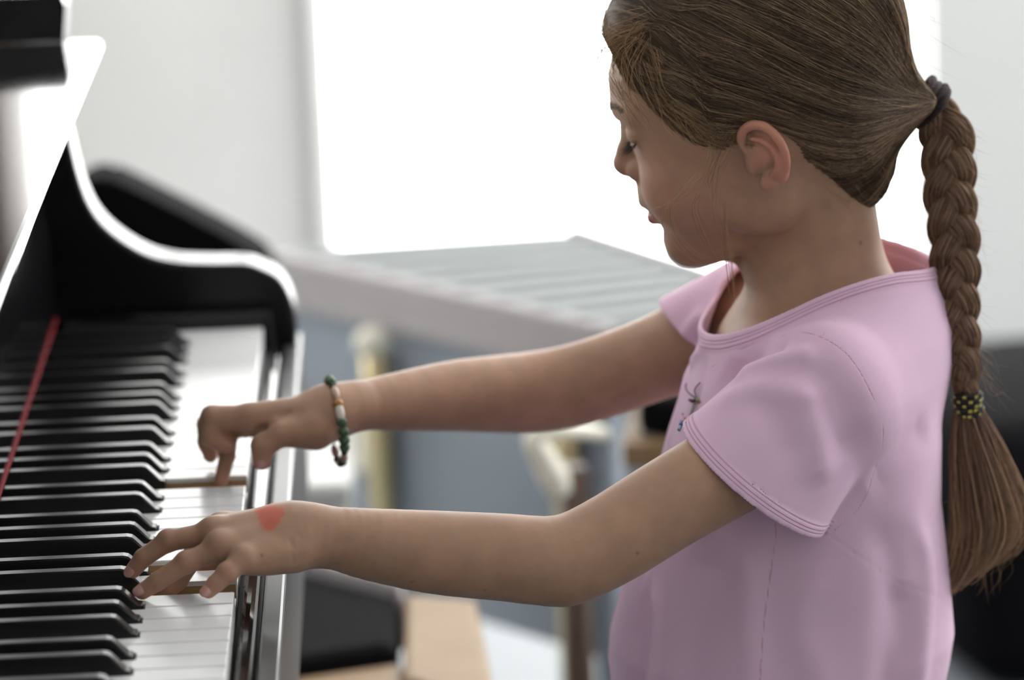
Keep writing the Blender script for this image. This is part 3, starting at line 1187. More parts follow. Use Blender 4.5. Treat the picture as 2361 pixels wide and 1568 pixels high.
HR_S = np.cross(HR_N, hr_d)
HR_C = HR_C + HR_N * .011 + np.array([0, 0, -.006])
SLA = U(1905, 905, .128)                              # shoulder ball of the near sleeve
SRA = U(1735, 735, .312)


def ell_cone(P, a, b, d1, ra, rb, flat):
    """tapered tube from a to b, elliptical: full radius along d1, 'flat' times that across"""
    ab = b - a
    L = np.linalg.norm(ab)
    n = ab / L
    d1 = d1 - n * (d1 @ n)
    d1 = d1 / np.linalg.norm(d1)
    d2 = np.cross(n, d1)
    q = P - a.astype(F32)
    t = np.clip(q @ n.astype(F32) / L, 0, 1)
    q = q - (t * L)[:, None] * n.astype(F32)
    x, y, z = q @ d1.astype(F32), q @ d2.astype(F32) / flat, q @ n.astype(F32)
    return (np.sqrt(x * x + y * y + z * z) - (ra + t * (rb - ra))) * flat


FOLDS = [  # (pixel path, depth side, height, width): soft ridges in the cloth
    ([(1512, 1330), (1516, 1430), (1508, 1520), (1500, 1590)], 'n', .0042, .0042),
    ([(1500, 1310), (1478, 1410), (1462, 1500), (1450, 1580)], 'n', .0042, .0038),
    ([(1700, 1200), (1720, 1330), (1730, 1568)], 'n', .0042, .011),
    ([(1640, 1230), (1610, 1400), (1590, 1600)], 'n', -.0050, .014),
    ([(1880, 1290), (1850, 1450), (1900, 1600)], 'n', .0032, .013),
    ([(2110, 1180), (2140, 1330), (2120, 1568)], 'n', .0032, .009),
    ([(2020, 1180), (2060, 1330), (2050, 1568)], 'n', -.0036, .013),
    ([(2080, 1340), (2090, 1480), (2060, 1568)], 'n', -.0034, .011),
    ([(2000, 1130), (2070, 1060), (2120, 1000)], 'n', -.0035, .011),
    ([(1690, 880), (1760, 835), (1850, 820)], 's', .0038, .007),
    ([(1655, 905), (1700, 855), (1790, 800)], 's', -.0058, .0080),
    ([(1640, 935), (1740, 900), (1860, 905)], 's', .0030, .009),
    ([(1900, 1120), (1880, 1010), (1850, 930)], 's', .0034, .011),
    ([(1960, 1060), (1950, 960), (1900, 880)], 's', -.0034, .011),
    ([(1830, 1080), (1800, 990), (1750, 930)], 's', -.0030, .010),
    ([(1600, 800), (1578, 880), (1560, 960), (1545, 1010)], 'f', .0016, .0050),
    ([(1630, 820), (1612, 900), (1590, 960)], 'f', -.0015, .0070),
    ([(1700, 640), (1620, 720), (1560, 800)], 'r', .0026, .0055),
    ([(1735, 650), (1660, 745), (1600, 830)], 'r', .0028, .0055),
    ([(1720, 645), (1640, 735), (1580, 815)], 'r', -.0026, .0050),
]
_side = {'n': .125, 's': .090, 'f': .175, 'r': .300}


def shirt_parts(P):
    d = torso_loft(P)
    # trunk to shoulders
    d = smin(d, d_cone(P, NB + np.array([.010, -.030, -.012]), SLA + np.array([0, 0, -.004]), .034, .040), .030)
    d = smin(d, d_cone(P, NB + np.array([.004, .030, -.012]), SRA, .034, .036), .030)
    # collar that stands away from the neck
    d = smin(d, ell_cone(P, rc - r_up * .030, rc + r_up * .030, r_ax, RA + .004, RA + .001, (RLAT + .002) / RA), .016)
    sl = ell_cone(P, SLA, HL_C + HL_N * .05 - np.array([0, -.003, 0]), hl_d, .0440, hl_r + .006, .84)
    sr = ell_cone(P, SRA, HR_C + HR_N * .05, hr_d, .0400, hr_r * 1.52, .92)
    return d, sl, sr


def hem_planes(P):
    return -((P - HL_C.astype(F32)) @ HL_N.astype(F32)), -((P - HR_C.astype(F32)) @ HR_N.astype(F32))


def shirt_base(P):
    d, sl, sr = shirt_parts(P)
    return smin(smin(d, sl, .004), sr, .010)


def shirt_outer(P):
    return shirt_base(P)


fold_pts = None
_fp = []
for path, side, h, w in FOLDS:
    pts = []
    for x, y in catmull(np.array(path, float), 5 * len(path)):
        p_ = U(x, y, _side[side])
        # slide onto the cloth surface along the view ray
        p_ = hit(x, y, (lambda P: shirt_parts(P)[0]) if side in 'nf' else shirt_base, 2.05, 3.2)
        pts.append(p_)
    pts = np.array(pts)
    dd_ = shirt_parts(pts.astype(F32))
    pts = pts[np.min(np.abs(np.stack(dd_)), 0) < .008]
    _fp.append((pts.astype(F32), h, w))
fold_pts = _fp
TH = .0021


def cut_values(P):
    """signed distances to the garment's edges: >0 = cloth kept"""
    q = P - rc.astype(F32)
    a, b, c = q @ r_ax.astype(F32) / RA, q @ r_la.astype(F32) / RLAT, q @ r_up.astype(F32)
    # neckline: below a saddle-shaped cut
    hgt = NUP * np.clip(b * b, 0, 1.6) * np.interp(a, [-1, -.1, .6], [.35, .75, 1.0]).astype(F32)
    rad = np.sqrt(a * a + b * b)
    neck = np.where(rad < 1.35, np.maximum(hgt - c, (rad - 1.12) * .06), .03)
    neck = np.where(c < -.06, .03, neck)
    tr_, sl, sr = shirt_parts(P)
    hemL, hemR = hem_planes(P)
    hemL = np.where((sl < tr_ + .003) & (hemL > -.0025), hemL, .05)
    hemR = np.where((sr < tr_ + .003) & (hemR > -.0025), hemR, .05)
    return neck, hemL, hemR


def shirt_fn(P):
    base_ = shirt_base(P)
    d = base_.copy()
    tr_, sl, sr = shirt_parts(P)
    neck, hl_, hr_ = cut_values(P)
    # the bound edges are a little thicker than the cloth
    edge = np.minimum(np.minimum(np.abs(neck - .004), np.abs(hl_ - .004)), np.abs(hr_ - .004))
    d = d - .0007 * np.clip((.0055 - edge) / .0012, 0, 1)
    sh = np.maximum(d, -(d + TH + .0006))
    pl, pr = hem_planes(P)
    # sleeves end at their hems; beyond them only the trunk of the shirt goes on
    full = smax(smax(sh, -pl, .001), -pr, .001)
    dt = tr_
    trunk = np.maximum(dt, -(dt + TH + .0006))
    sh = np.minimum(full, np.maximum(trunk, np.minimum(pl, pr)))
    sh = smax(sh, -neck, .0012)
    return np.maximum(sh, .475 - P[:, 2])


SV, SF = surface_nets(shirt_fn, (.33, YC - .20, .47), (.66, YC + .20, .90), .0015)
# keep the main cloth only (drop stray crumbs beyond the cut planes)
neck, hl_, hr_ = cut_values(SV.astype(F32))
keep = neck > -.004
kf = keep[SF].all(1)
SF = SF[kf]
used = np.unique(SF)
rm = -np.ones(len(SV), int)
rm[used] = np.arange(len(used))
SF = rm[SF]
SV = SV[used]
neck, hl_, hr_ = [a[used] for a in (neck, hl_, hr_)]
hem = np.minimum(np.minimum(neck, hl_), hr_)
# soft folds pushed in or out of the cloth
def _trunk(P):
    return shirt_parts(P)[0]


gt, dtv = sdf_normal(_trunk, SV, .002)
gb, dbv = sdf_normal(shirt_base, SV, .002)
on_tr = np.abs(dtv + .001) < .006
plv, prv = hem_planes(SV.astype(F32))
gdir = np.where((on_tr & (np.minimum(plv, prv) < .001))[:, None], gt, gb)
disp = np.zeros(len(SV))
for (path, side, h, w), (pts, _, _) in zip(FOLDS, fold_pts):
    lo_b, hi_b = pts.min(0) - 3 * w, pts.max(0) + 3 * w
    m = ((SV > lo_b) & (SV < hi_b)).all(1)
    if side in 'nf':
        m &= on_tr
    ii = np.where(m)[0]
    if len(ii):
        r_ = d_chain(SV[ii].astype(F32), pts, [0] * len(pts))
        # fade towards both ends
        u0, u1 = pts[0], pts[-1]
        tt = np.clip(((SV[ii] - u0) @ (u1 - u0)) / ((u1 - u0) @ (u1 - u0)), 0, 1)
        disp[ii] += h * np.exp(-(r_ / w) ** 2) * np.clip(tt / .25 + .15, 0, 1)
disp *= np.clip((hem - .003) / .010, 0, 1)
SV_flat = SV.copy()
SV = SV + gdir * disp[:, None]
# seams: armhole of the near sleeve, side seam, shoulder seam
def path_dist(px, fn=shirt_outer):
    pts = np.array([hit(x, y, fn, 2.05, 3.2) for x, y in px])
    pts = catmull(pts, 6 * len(pts))
    return evalc(lambda P: d_chain(P, pts.astype(F32), [0] * len(pts)), SV_flat)


armhole = path_dist([(1640, 850), (1720, 800), (1800, 775), (1870, 770), (1950, 815), (2005, 900), (2036, 1000), (2020, 1090), (1985, 1165), (1920, 1225)])
sides = path_dist([(1780, 1180), (1788, 1230), (1775, 1330), (1760, 1450), (1752, 1568)], lambda P: shirt_parts(P)[0])
shou = path_dist([(1930, 660), (1938, 690), (1925, 740), (1895, 775)])
seam = np.minimum(np.minimum(armhole, sides), shou)
print('shirt', len(SV), _t.time() - _t0)

cloth, nt, p = new_mat('pink_jersey')
N, Lk = nt.nodes, nt.links


def attr(nm):
    a = N.new('ShaderNodeAttribute')
    a.attribute_name = nm
    return a.outputs['Fac']


def bandm(src, centre, half):
    s = N.new('ShaderNodeMath'); s.operation = 'SUBTRACT'; s.inputs[1].default_value = centre
    Lk.new(src, s.inputs[0])
    a = N.new('ShaderNodeMath'); a.operation = 'ABSOLUTE'
    Lk.new(s.outputs[0], a.inputs[0])
    m = N.new('ShaderNodeMapRange')
    m.interpolation_type = 'SMOOTHSTEP'
    m.inputs[1].default_value = 0
    m.inputs[2].default_value = half
    m.inputs[3].default_value = 1
    m.inputs[4].default_value = 0
    Lk.new(a.outputs[0], m.inputs[0])
    return m.outputs[0]


def madd(a, b, op='MAXIMUM'):
    m = N.new('ShaderNodeMath'); m.operation = op
    Lk.new(a, m.inputs[0])
    if isinstance(b, (int, float)):
        m.inputs[1].default_value = b
    else:
        Lk.new(b, m.inputs[1])
    return m.outputs[0]


hm = attr('hem')
sm_ = attr('seam')
grooves = madd(madd(bandm(hm, .0036, .0006), bandm(hm, .0056, .0006)), bandm(hm, .0082, .0008))
groove_all = madd(grooves, bandm(sm_, .0, .0009))
tc = N.new('ShaderNodeTexCoord')
nz = N.new('ShaderNodeTexNoise')
nz.inputs['Scale'].default_value = 14
nz.inputs['Detail'].default_value = 5
Lk.new(tc.outputs['Object'], nz.inputs[0])
mx = N.new('ShaderNodeMix'); mx.data_type = 'RGBA'
mx.inputs[6].default_value = (.84, .572, .765, 1)
mx.inputs[7].default_value = (.92, .66, .855, 1)
Lk.new(nz.outputs[0], mx.inputs[0])
mx2 = N.new('ShaderNodeMix'); mx2.data_type = 'RGBA'
mx2.inputs[7].default_value = (.62, .25, .40, 1)
Lk.new(mx.outputs[2], mx2.inputs[6])
Lk.new(madd(groove_all, .55, 'MULTIPLY'), mx2.inputs[0])
Lk.new(mx2.outputs[2], p.inputs['Base Color'])
p.inputs['Roughness'].default_value = .85
p.inputs['Sheen Weight'].default_value = .35
p.inputs['Sheen Roughness'].default_value = .35
p.inputs['Sheen Tint'].default_value = (1, .85, .92, 1)
p.inputs['Specular IOR Level'].default_value = .2
wv = N.new('ShaderNodeTexNoise')
wv.inputs['Scale'].default_value = 1400
wv.inputs['Detail'].default_value = 2
Lk.new(tc.outputs['Object'], wv.inputs[0])
hgt = madd(madd(wv.outputs[0], .25, 'MULTIPLY'), madd(groove_all, 1.6, 'MULTIPLY'), 'SUBTRACT')
bp = N.new('ShaderNodeBump')
bp.inputs['Strength'].default_value = .55
bp.inputs['Distance'].default_value = .0006
Lk.new(hgt, bp.inputs['Height'])
Lk.new(bp.outputs[0], p.inputs['Normal'])
tr = N.new('ShaderNodeBsdfTranslucent')
tr.inputs[0].default_value = (.65, .18, .28, 1)
ms = N.new('ShaderNodeMixShader')
ms.inputs[0].default_value = .15
outn = [n for n in N if n.type == 'OUTPUT_MATERIAL'][0]
Lk.new(p.outputs[0], ms.inputs[1])
Lk.new(tr.outputs[0], ms.inputs[2])
Lk.new(ms.outputs[0], outn.inputs['Surface'])
shirt = np_mesh('t_shirt', SV, SF, cloth, person, attrs={'hem': hem, 'seam': seam})
shirt['label'] = 'pink short-sleeved jersey T-shirt'
#==END_SHIRT==
#==HAIR==
# ------------------------------------------------------------------ hair
HLINE = np.array([(.10, .094), (.066, .094), (.058, .084), (.050, .066), (.0415, .048), (.033, .030), (.024, .021), (.016, .018), (.008, .0185), (.002, .0235), (-.006, .0275), (-.018, .022), (-.0275, .004), (-.029, -.012), (-.031, -.030), (-.036, -.050), (-.044, -.066), (-.058, -.075), (-.15, -.10)])


HPOLY = np.vstack([HLINE, [(-.25, -.10), (-.25, .25), (.15, .25), (.15, .094)]])


def hair_side(f, u):
    """signed distance to the hairline in side view, >0 on the hair side"""
    p = np.stack([f, u], 1)
    best = np.full(len(p), 9.0)
    ins = np.zeros(len(p), bool)
    for a, b in zip(HLINE[:-1], HLINE[1:]):
        ab = b - a
        t = np.clip(((p - a) @ ab) / (ab @ ab), 0, 1)
        q = p - a - t[:, None] * ab
        best = np.minimum(best, (q * q).sum(1))
    for a, b in zip(HPOLY, np.roll(HPOLY, -1, 0)):
        c = (a[1] > p[:, 1]) != (b[1] > p[:, 1])
        xx = a[0] + (p[:, 1] - a[1]) / ((b[1] - a[1]) if abs(b[1] - a[1]) > 1e-9 else 1e-9) * (b[0] - a[0])
        ins ^= c & (p[:, 0] < xx)
    return np.where(ins, 1, -1) * np.sqrt(best)


TIE = np.array([-.0985, 0.0, -.0205])          # head-local place of the first hair tie
TIEW = HW(*TIE)


def hair_shape(S):
    d = d_ell(S, (-.0145, 0, .045), (.0900, .067, .082))
    f, l, u = S[:, 0], S[:, 1], S[:, 2]
    d = smin(d, face_loft(f, l, u), .012)
    d = smin(d, d_cone(S, (-.042, 0, -.005), (-.026, 0, -.05), .040, .030), .02)      # nape
    d = smin(d, d_cone(S, (-.055, 0, .004), (-.082, 0, -.013), .034, .014), .025)      # gathered towards the tie
    d = smin(d, d_cone(S, (-.080, 0, -.012), TIE, .010, .0045), .012)
    return d


def hair_fn(P):
    S = ((P - HO.astype(F32)) @ HB.astype(F32))
    S[:, 1] = np.abs(S[:, 1])
    s = hair_side(S[:, 0], S[:, 2])
    th = np.interp(s, [-.004, 0, .006, .020, .05], [-.004, -.0004, .0016, .0055, .0105])
    th = th + .0055 * np.clip((s + .001) / .010, 0, 1) * np.clip((S[:, 0] - .030) / .025, 0, 1) * np.clip((S[:, 2] - .055) / .02, 0, 1)
    td = np.sqrt((S[:, 0] - TIE[0]) ** 2 + S[:, 1] ** 2 + (S[:, 2] - TIE[2]) ** 2)
    th = np.minimum(th, .0006 + .10 * td)
    return (hair_shape(S) - th).astype(F32)


def hair_cut(P):
    S = ((P - HO.astype(F32)) @ HB.astype(F32))
    S[:, 1] = np.abs(S[:, 1])
    return np.maximum(hair_fn(P), -(hair_side(S[:, 0], S[:, 2]) + .003)).astype(F32)


HV, HFq = surface_nets(hair_cut, HO - .16, HO + .16, .0018)
hS = (HV - HO) @ HB


def hair_mat(name, c_dark, c_mid, c_light, streak_axis=True):
    m, nt, p = new_mat(name)
    N, Lk = nt.nodes, nt.links
    at = N.new('ShaderNodeAttribute')
    at.attribute_name = 'shade'
    cr = N.new('ShaderNodeValToRGB')
    e = cr.color_ramp.elements
    e[0].position, e[0].color = 0.0, c_dark
    e[1].position, e[1].color = 1.0, c_light
    x = e.new(.55)
    x.color = c_mid
    Lk.new(at.outputs['Fac'], cr.inputs[0])
    Lk.new(cr.outputs[0], p.inputs['Base Color'])
    p.inputs['Roughness'].default_value = .5
    p.inputs['Specular IOR Level'].default_value = .3
    p.inputs['Anisotropic'].default_value = .4
    tr = N.new('ShaderNodeBsdfTranslucent')
    Lk.new(cr.outputs[0], tr.inputs[0])
    ms = N.new('ShaderNodeMixShader')
    ms.inputs[0].default_value = .25
    outn = [n for n in N if n.type == 'OUTPUT_MATERIAL'][0]
    Lk.new(p.outputs[0], ms.inputs[1])
    Lk.new(tr.outputs[0], ms.inputs[2])
    Lk.new(ms.outputs[0], outn.inputs['Surface'])
    return m


HAIR = hair_mat('brown_hair', (.058, .037, .027, 1), (.205, .130, .084, 1), (.60, .41, .245, 1))
ang = np.arctan2(hS[:, 2] - TIE[2], hS[:, 0] - TIE[0])
shade = .22 + .10 * np.sin(ang * 61 + 9 * hS[:, 1] * 40) * np.sin(ang * 23 + 1)
hair = np_mesh('hair', HV, HFq, HAIR, person, attrs={'shade': np.clip(shade, 0, 1)})
hair['label'] = 'brown hair combed back from the forehead'


# combed strands lying on the cap, running to the tie
def hn(P):
    return sdf_normal(hair_fn, P, .001)


def comb(S0, n, lift, curl, amp):
    """integrate strands over the hair surface towards the tie; S0 head-local starts"""
    P = HO + S0 @ HB.T
    nrm, d = hn(P)
    P = P - nrm * (d - lift)[:, None]
    out = [P.copy()]
    L = np.linalg.norm(TIEW - P, axis=1)
    step = L / (n - 1) * 1.12
    ph = rng.uniform(0, 6.28, len(P))
    for i in range(n - 1):
        v = TIEW - P
        dist = np.linalg.norm(v, axis=1)
        dirn = v / (dist[:, None] + 1e-9)
        nrm, d = hn(P)
        # combed slightly upward/backward before dropping into the tie
        fade = np.clip(dist / .12, 0, 1)[:, None]
        dirn = dirn + (HU * .35 * curl - HF * .15) * fade ** 1.5
        dirn += np.cross(nrm, dirn) * (amp * np.sin(ph + i * .8))[:, None]
        dirn -= nrm * (dirn * nrm).sum(1)[:, None]
        dirn /= np.linalg.norm(dirn, axis=1, keepdims=True) + 1e-9
        P = P + dirn * np.minimum(step, dist)[:, None]
        nrm, d = hn(P)
        P = P - nrm * (d - lift)[:, None] * .9
        out.append(P.copy())
    return np.stack(out, 1)


NS = 6400
sel = rng.integers(0, len(HV), NS * 10)
cand = hS[sel]
sd = hair_side(cand[:, 0], cand[:, 2])
# roots: mostly along the hairline, some all over the cap
w_ = (sd > -.001) * np.where(sd < .022, 1.0, .45) * (cand[:, 0] > -.095) * np.where(cand[:, 1] > -.02, 1, .25) * np.where((cand[:, 0] > .035) & (cand[:, 2] > .06), 1.0, .42)
cand = cand[rng.uniform(size=len(cand)) < w_][:NS]
lift = rng.uniform(-.0002, .0013, len(cand))
strands = comb(cand, 15, lift, -.75, .10)
sh = np.clip(rng.normal(.46, .24, len(cand)), .02, 1.0)
# broad lighter and darker locks
la = np.arctan2(cand[:, 2] - TIE[2], cand[:, 0] - TIE[0])
sh = np.clip(sh + .20 * np.sin(la * 19 + cand[:, 1] * 60) + .10 * np.sin(la * 47), .02, 1)
rad = rng.uniform(.00012, .00026, len(cand))[:, None] * np.concatenate([[.35], np.linspace(.8, 1, 3), np.ones(11)])[None]
TV, TF_ = tube_arrays(strands, rad, 3)
np_mesh('hair_strands', TV, TF_, HAIR, hair, attrs={'shade': np.repeat(sh, 15 * 3)})['kind'] = 'stuff'

# ------------------------------------------------------------------ braid
BC_px = [(2128, 236), (2168, 275), (2185, 330), (2188, 400), (2192, 480), (2200, 560), (2204, 640), (2206, 720), (2210, 790), (2222, 850), (2231, 905)]
BY = [.222, .220, .217, .213, .209, .206, .204, .203, .203, .203, .203]
BC = catmull(np.array([U(x, y, Y) for (x, y), Y in zip(BC_px, BY)]), 400)
s_ = np.concatenate([[0], np.cumsum(np.linalg.norm(np.diff(BC, axis=0), axis=1))])
BL = s_[-1]
NBR = 150
t_ = np.linspace(0, BL, NBR)
C0 = np.stack([np.interp(t_, s_, BC[:, k]) for k in range(3)], 1)
T0 = np.gradient(C0, axis=0)
T0 /= np.linalg.norm(T0, axis=1, keepdims=True)
sx = np.array([1., 0, 0]) - T0 * T0[:, :1]
sx /= np.linalg.norm(sx, axis=1, keepdims=True)
sy = np.cross(T0, sx)
PER = .0625
u_ = t_ / BL
taper = np.interp(u_, [0, .06, .12, .5, .85, .95, 1], [.55, .85, 1.08, 1.0, .86, .60, .50])
HAIRB = hair_mat('braid_hair', (.075, .046, .033, 1), (.36, .215, .14, 1), (.70, .48, .28, 1))
braid = empty('braid')
braid.parent = hair
for k in range(3):
    ph = 2 * math.pi * (t_ / PER) + 2 * math.pi * k / 3 + .6
    cx = .0074 * np.sin(ph) * taper
    cy = .0052 * np.sin(2 * ph) * taper
    ctr = C0 + sx * cx[:, None] + sy * cy[:, None]
    tg = np.gradient(ctr, axis=0)
    tg /= np.linalg.norm(tg, axis=1, keepdims=True)
    a1 = np.cross(tg, sy)
    a1 /= np.linalg.norm(a1, axis=1, keepdims=True)
    a2 = np.cross(tg, a1)
    ra, rb = .0086 * taper, .0068 * taper          # strand half-widths
    core = np.linspace(0, 2 * math.pi, 18, endpoint=False)
    CV = ctr[:, None] + .94 * (ra[:, None, None] * np.cos(core)[None, :, None] * a1[:, None] + rb[:, None, None] * np.sin(core)[None, :, None] * a2[:, None])
    nn = 18
    i, j = np.meshgrid(np.arange(NBR - 1), np.arange(nn), indexing='ij')
    QF = np.stack([i * nn + j, i * nn + (j + 1) % nn, (i + 1) * nn + (j + 1) % nn, (i + 1) * nn + j], -1).reshape(-1, 4)
    # fibres around the core
    nf = 150
    th0 = rng.uniform(0, 2 * math.pi, nf)
    tw = rng.normal(.0, .5, nf)
    lf = 1 + rng.normal(0, .035, nf)
    FB = []
    th = th0[:, None] + tw[:, None] * u_[None] + .12 * np.sin(u_[None] * 40 + th0[:, None] * 7)
    rr = lf[:, None] * (1 + .02 * np.sin(u_[None] * 60 + th0[:, None] * 13))
    FP = ctr[None] + rr[..., None] * (ra[None, :, None] * np.cos(th)[..., None] * a1[None] + rb[None, :, None] * np.sin(th)[..., None] * a2[None])
    fv, ff = tube_arrays(FP, rng.uniform(.00018, .00038, nf)[:, None] * np.ones(NBR)[None], 3)
    fs = np.clip(rng.normal(.45, .2, nf), .02, 1)
    VV = np.vstack([CV.reshape(-1, 3), fv])
    FF = np.vstack([QF, ff + nn * NBR])
    np_mesh('braid_strand', VV, FF, HAIRB, hair, attrs={'shade': np.concatenate([np.full(nn * NBR, .28), np.repeat(fs, NBR * 3)])})
bpy.data.objects.remove(braid)

# tail below the second tie
tail_px = [(2231, 930), (2238, 985), (2252, 1060), (2268, 1140), (2278, 1210), (2262, 1275), (2226, 1330), (2198, 1362)]
TC = catmull(np.array([U(x, y, .203) for x, y in tail_px]), 40)
nt_ = 900
uu = np.linspace(0, 1, 40)
wid = np.interp(uu, [0, .08, .25, .45, .62, .78, .9, 1], [.0050, .0075, .0125, .0170, .0185, .0165, .0125, .007])
dx = rng.normal(0, .55, nt_)
dx = np.clip(dx, -1.25, 1.25)
dy = rng.normal(0, .55, nt_)
lenf = rng.uniform(.62, 1.0, nt_)
inner = rng.uniform(size=nt_) < .55
TP = np.zeros((nt_, 26, 3))
for a in range(nt_):
    us = np.linspace(0, lenf[a], 26)
    c = np.stack([np.interp(us, uu, TC[:, k]) for k in range(3)], 1)
    w = np.interp(us, uu, wid)
    # outer fibres hang straighter and hook in at the ends
    side = dx[a]
    c[:, 0] += side * w + .004 * np.maximum(side, 0) * np.sin(us * 3.1) + .0012 * np.sin(us * 9 + a)
    c[:, 1] += dy[a] * w * .8 + .0010 * np.sin(us * 8 + a * 1.7)
    c[:, 2] += .004 * side * us * us * 2.2
    TP[a] = c
ts = np.clip(rng.normal(.42, .18, nt_), .02, 1)
trd = rng.uniform(.00016, .00034, nt_)[:, None] * np.linspace(1, .55, 26)[None]
tv, tf = tube_arrays(TP, trd, 3)
tsh = np.clip(ts[:, None] + np.linspace(-.08, .22, 26)[None], 0, 1)
tail = np_mesh('braid_tail', tv, tf, HAIRB, hair, attrs={'shade': np.repeat(tsh.ravel(), 3)})
tail['kind'] = 'stuff'

# ------------------------------------------------------------------ hair ties
TIE1 = simple('brown_elastic', (.030, .015, .016, 1), .8, noise=.4, nscale=400, bump=.6, bscale=1500)


def ring(name, c, ax, R, r, mat, parent, squash=1.0, n=48, wob=0.0):
    ax = ax / np.linalg.norm(ax)
    a = np.cross(ax, [0.1, 1, .2])
    a /= np.linalg.norm(a)
    b = np.cross(ax, a)
    th = np.linspace(0, 2 * math.pi, n, endpoint=False)
    ro = R * (1 + wob * np.sin(3 * th + rng.uniform(0, 6)))
    cen = c + ro[:, None] * (np.cos(th)[:, None] * a + np.sin(th)[:, None] * b * squash) + ax * (wob * R * np.sin(2 * th + rng.uniform(0, 6)))[:, None]
    m = 8
    ph = np.arange(m) * 2 * math.pi / m
    rad_ = cen - c
    rad_ /= np.linalg.norm(rad_, axis=1, keepdims=True)
    VV = cen[:, None] + r * (np.cos(ph)[None, :, None] * rad_[:, None] + np.sin(ph)[None, :, None] * ax)
    i, j = np.meshgrid(np.arange(n), np.arange(m), indexing='ij')
    QF = np.stack([i * m + j, i * m + (j + 1) % m, ((i + 1) % n) * m + (j + 1) % m, ((i + 1) % n) * m + j], -1).reshape(-1, 4)
    return np_mesh(name, VV.reshape(-1, 3), QF, mat, parent)


tie_ax = U(2172, 268, .219) - U(2092, 205, .222)
tie_ax /= np.linalg.norm(tie_ax)
tie1 = empty('hair_tie')
tie1.parent = person
tie1['label'] = 'dark brown elastic holding the ponytail'
tc0 = U(2138, 237, .221)
for i in range(4):
    ring('elastic_loop', tc0 + tie_ax * (i - 1.5) * .0038, tie_ax, .0140, .0026, TIE1, tie1, 1.0, wob=.05)
# second tie: black cord with yellow dashes
mt2, nt, p = new_mat('black_yellow_cord')
N, Lk = nt.nodes, nt.links
tc = N.new('ShaderNodeTexCoord')
sp = N.new('ShaderNodeSeparateXYZ')
Lk.new(tc.outputs['Object'], sp.inputs[0])
at = N.new('ShaderNodeAttribute')
at.attribute_name = 'dash'
cr = N.new('ShaderNodeValToRGB')
cr.color_ramp.interpolation = 'CONSTANT'
cr.color_ramp.elements[0].color = (.012, .011, .011, 1)
cr.color_ramp.elements[1].position = .5
cr.color_ramp.elements[1].color = (.52, .46, .09, 1)
Lk.new(at.outputs['Fac'], cr.inputs[0])
Lk.new(cr.outputs[0], p.inputs['Base Color'])
p.inputs['Roughness'].default_value = .8
tie2 = empty('hair_tie')
tie2.parent = person
tie2['label'] = 'black elastic with yellow dashes at the end of the braid'
ax2 = U(2236, 975, .203) - U(2230, 885, .203)
ax2 /= np.linalg.norm(ax2)
tc1 = U(2232, 930, .203)
for i in range(5):
    o = ring('elastic_loop', tc1 + ax2 * (i - 2) * .0030, ax2, .0078 + .0004 * (i % 2), .0017, mt2, tie2, 1.0, n=96, wob=.04)
    th = np.arange(96)
    dash = (((th * 15 // 96) % 2 == 0) & ((th * 15 / 96) % 1 < .6)).astype(float)
    side = np.zeros((96, 8))
    side[:, [0, 1]] = 1
    dv = (dash[:, None] * side).ravel() * (0.0 if False else 1.0)
    aa = o.data.attributes.new('dash', 'FLOAT', 'POINT')
    aa.data.foreach_set('value', np.roll(dv.reshape(96, 8), 7 * i, 0).ravel().astype(np.float32))

# ------------------------------------------------------------------ fly-away hairs, brow, lashes
fly = []
def wisp(px, Ys, n=1, jit=6, nn=22, r=.00013, shade=.8):
    P0 = np.array(px, float)
    for _ in range(n):
        j = rng.normal(0, jit, 2)
        k = rng.normal(0, jit * .35, P0.shape)
        k[0] = 0
        ramp = np.linspace(.8, 1.2, len(P0))[:, None]
        Q = P0 + j * ramp + k * ramp
        Yv = np.array(Ys) + rng.normal(0, .002) * np.linspace(0, 1, len(P0))
        W = np.array([U(x, y, Y) for (x, y), Y in zip(Q, Yv)])
        fly.append((catmull(W, nn), r * rng.uniform(.7, 1.3), np.clip(shade + rng.normal(0, .15), .1, 1)))


# loose strands in front of the forehead and temple
wisp([(1500, 40), (1430, 70), (1385, 100), (1352, 132)], [.17, .17, .175, .18], 16, 20)
wisp([(1480, 60), (1400, 100), (1378, 150), (1420, 215)], [.17, .175, .18, .18], 18, 13)
wisp([(1470, 70), (1400, 120), (1375, 190), (1400, 270), (1432, 300)], [.17, .175, .185, .185, .185], 4, 9)
wisp([(1450, 90), (1405, 135), (1430, 205), (1470, 250), (1492, 280)], [.17, .172, .165, .160, .160], 20, 16)
wisp([(1480, 90), (1450, 150), (1460, 220), (1495, 285)], [.165, .162, .158, .158], 22, 20)
wisp([(1520, 130), (1560, 230), (1610, 290), (1660, 320)], [.160, .156, .153, .151], 60, 26)
wisp([(1560, 200), (1640, 285), (1690, 295), (1720, 292)], [.156, .153, .151, .149], 34, 18)
wisp([(1690, 300), (1660, 350), (1640, 400), (1640, 440)], [.151, .150, .151, .153], 14, 16, shade=.6)
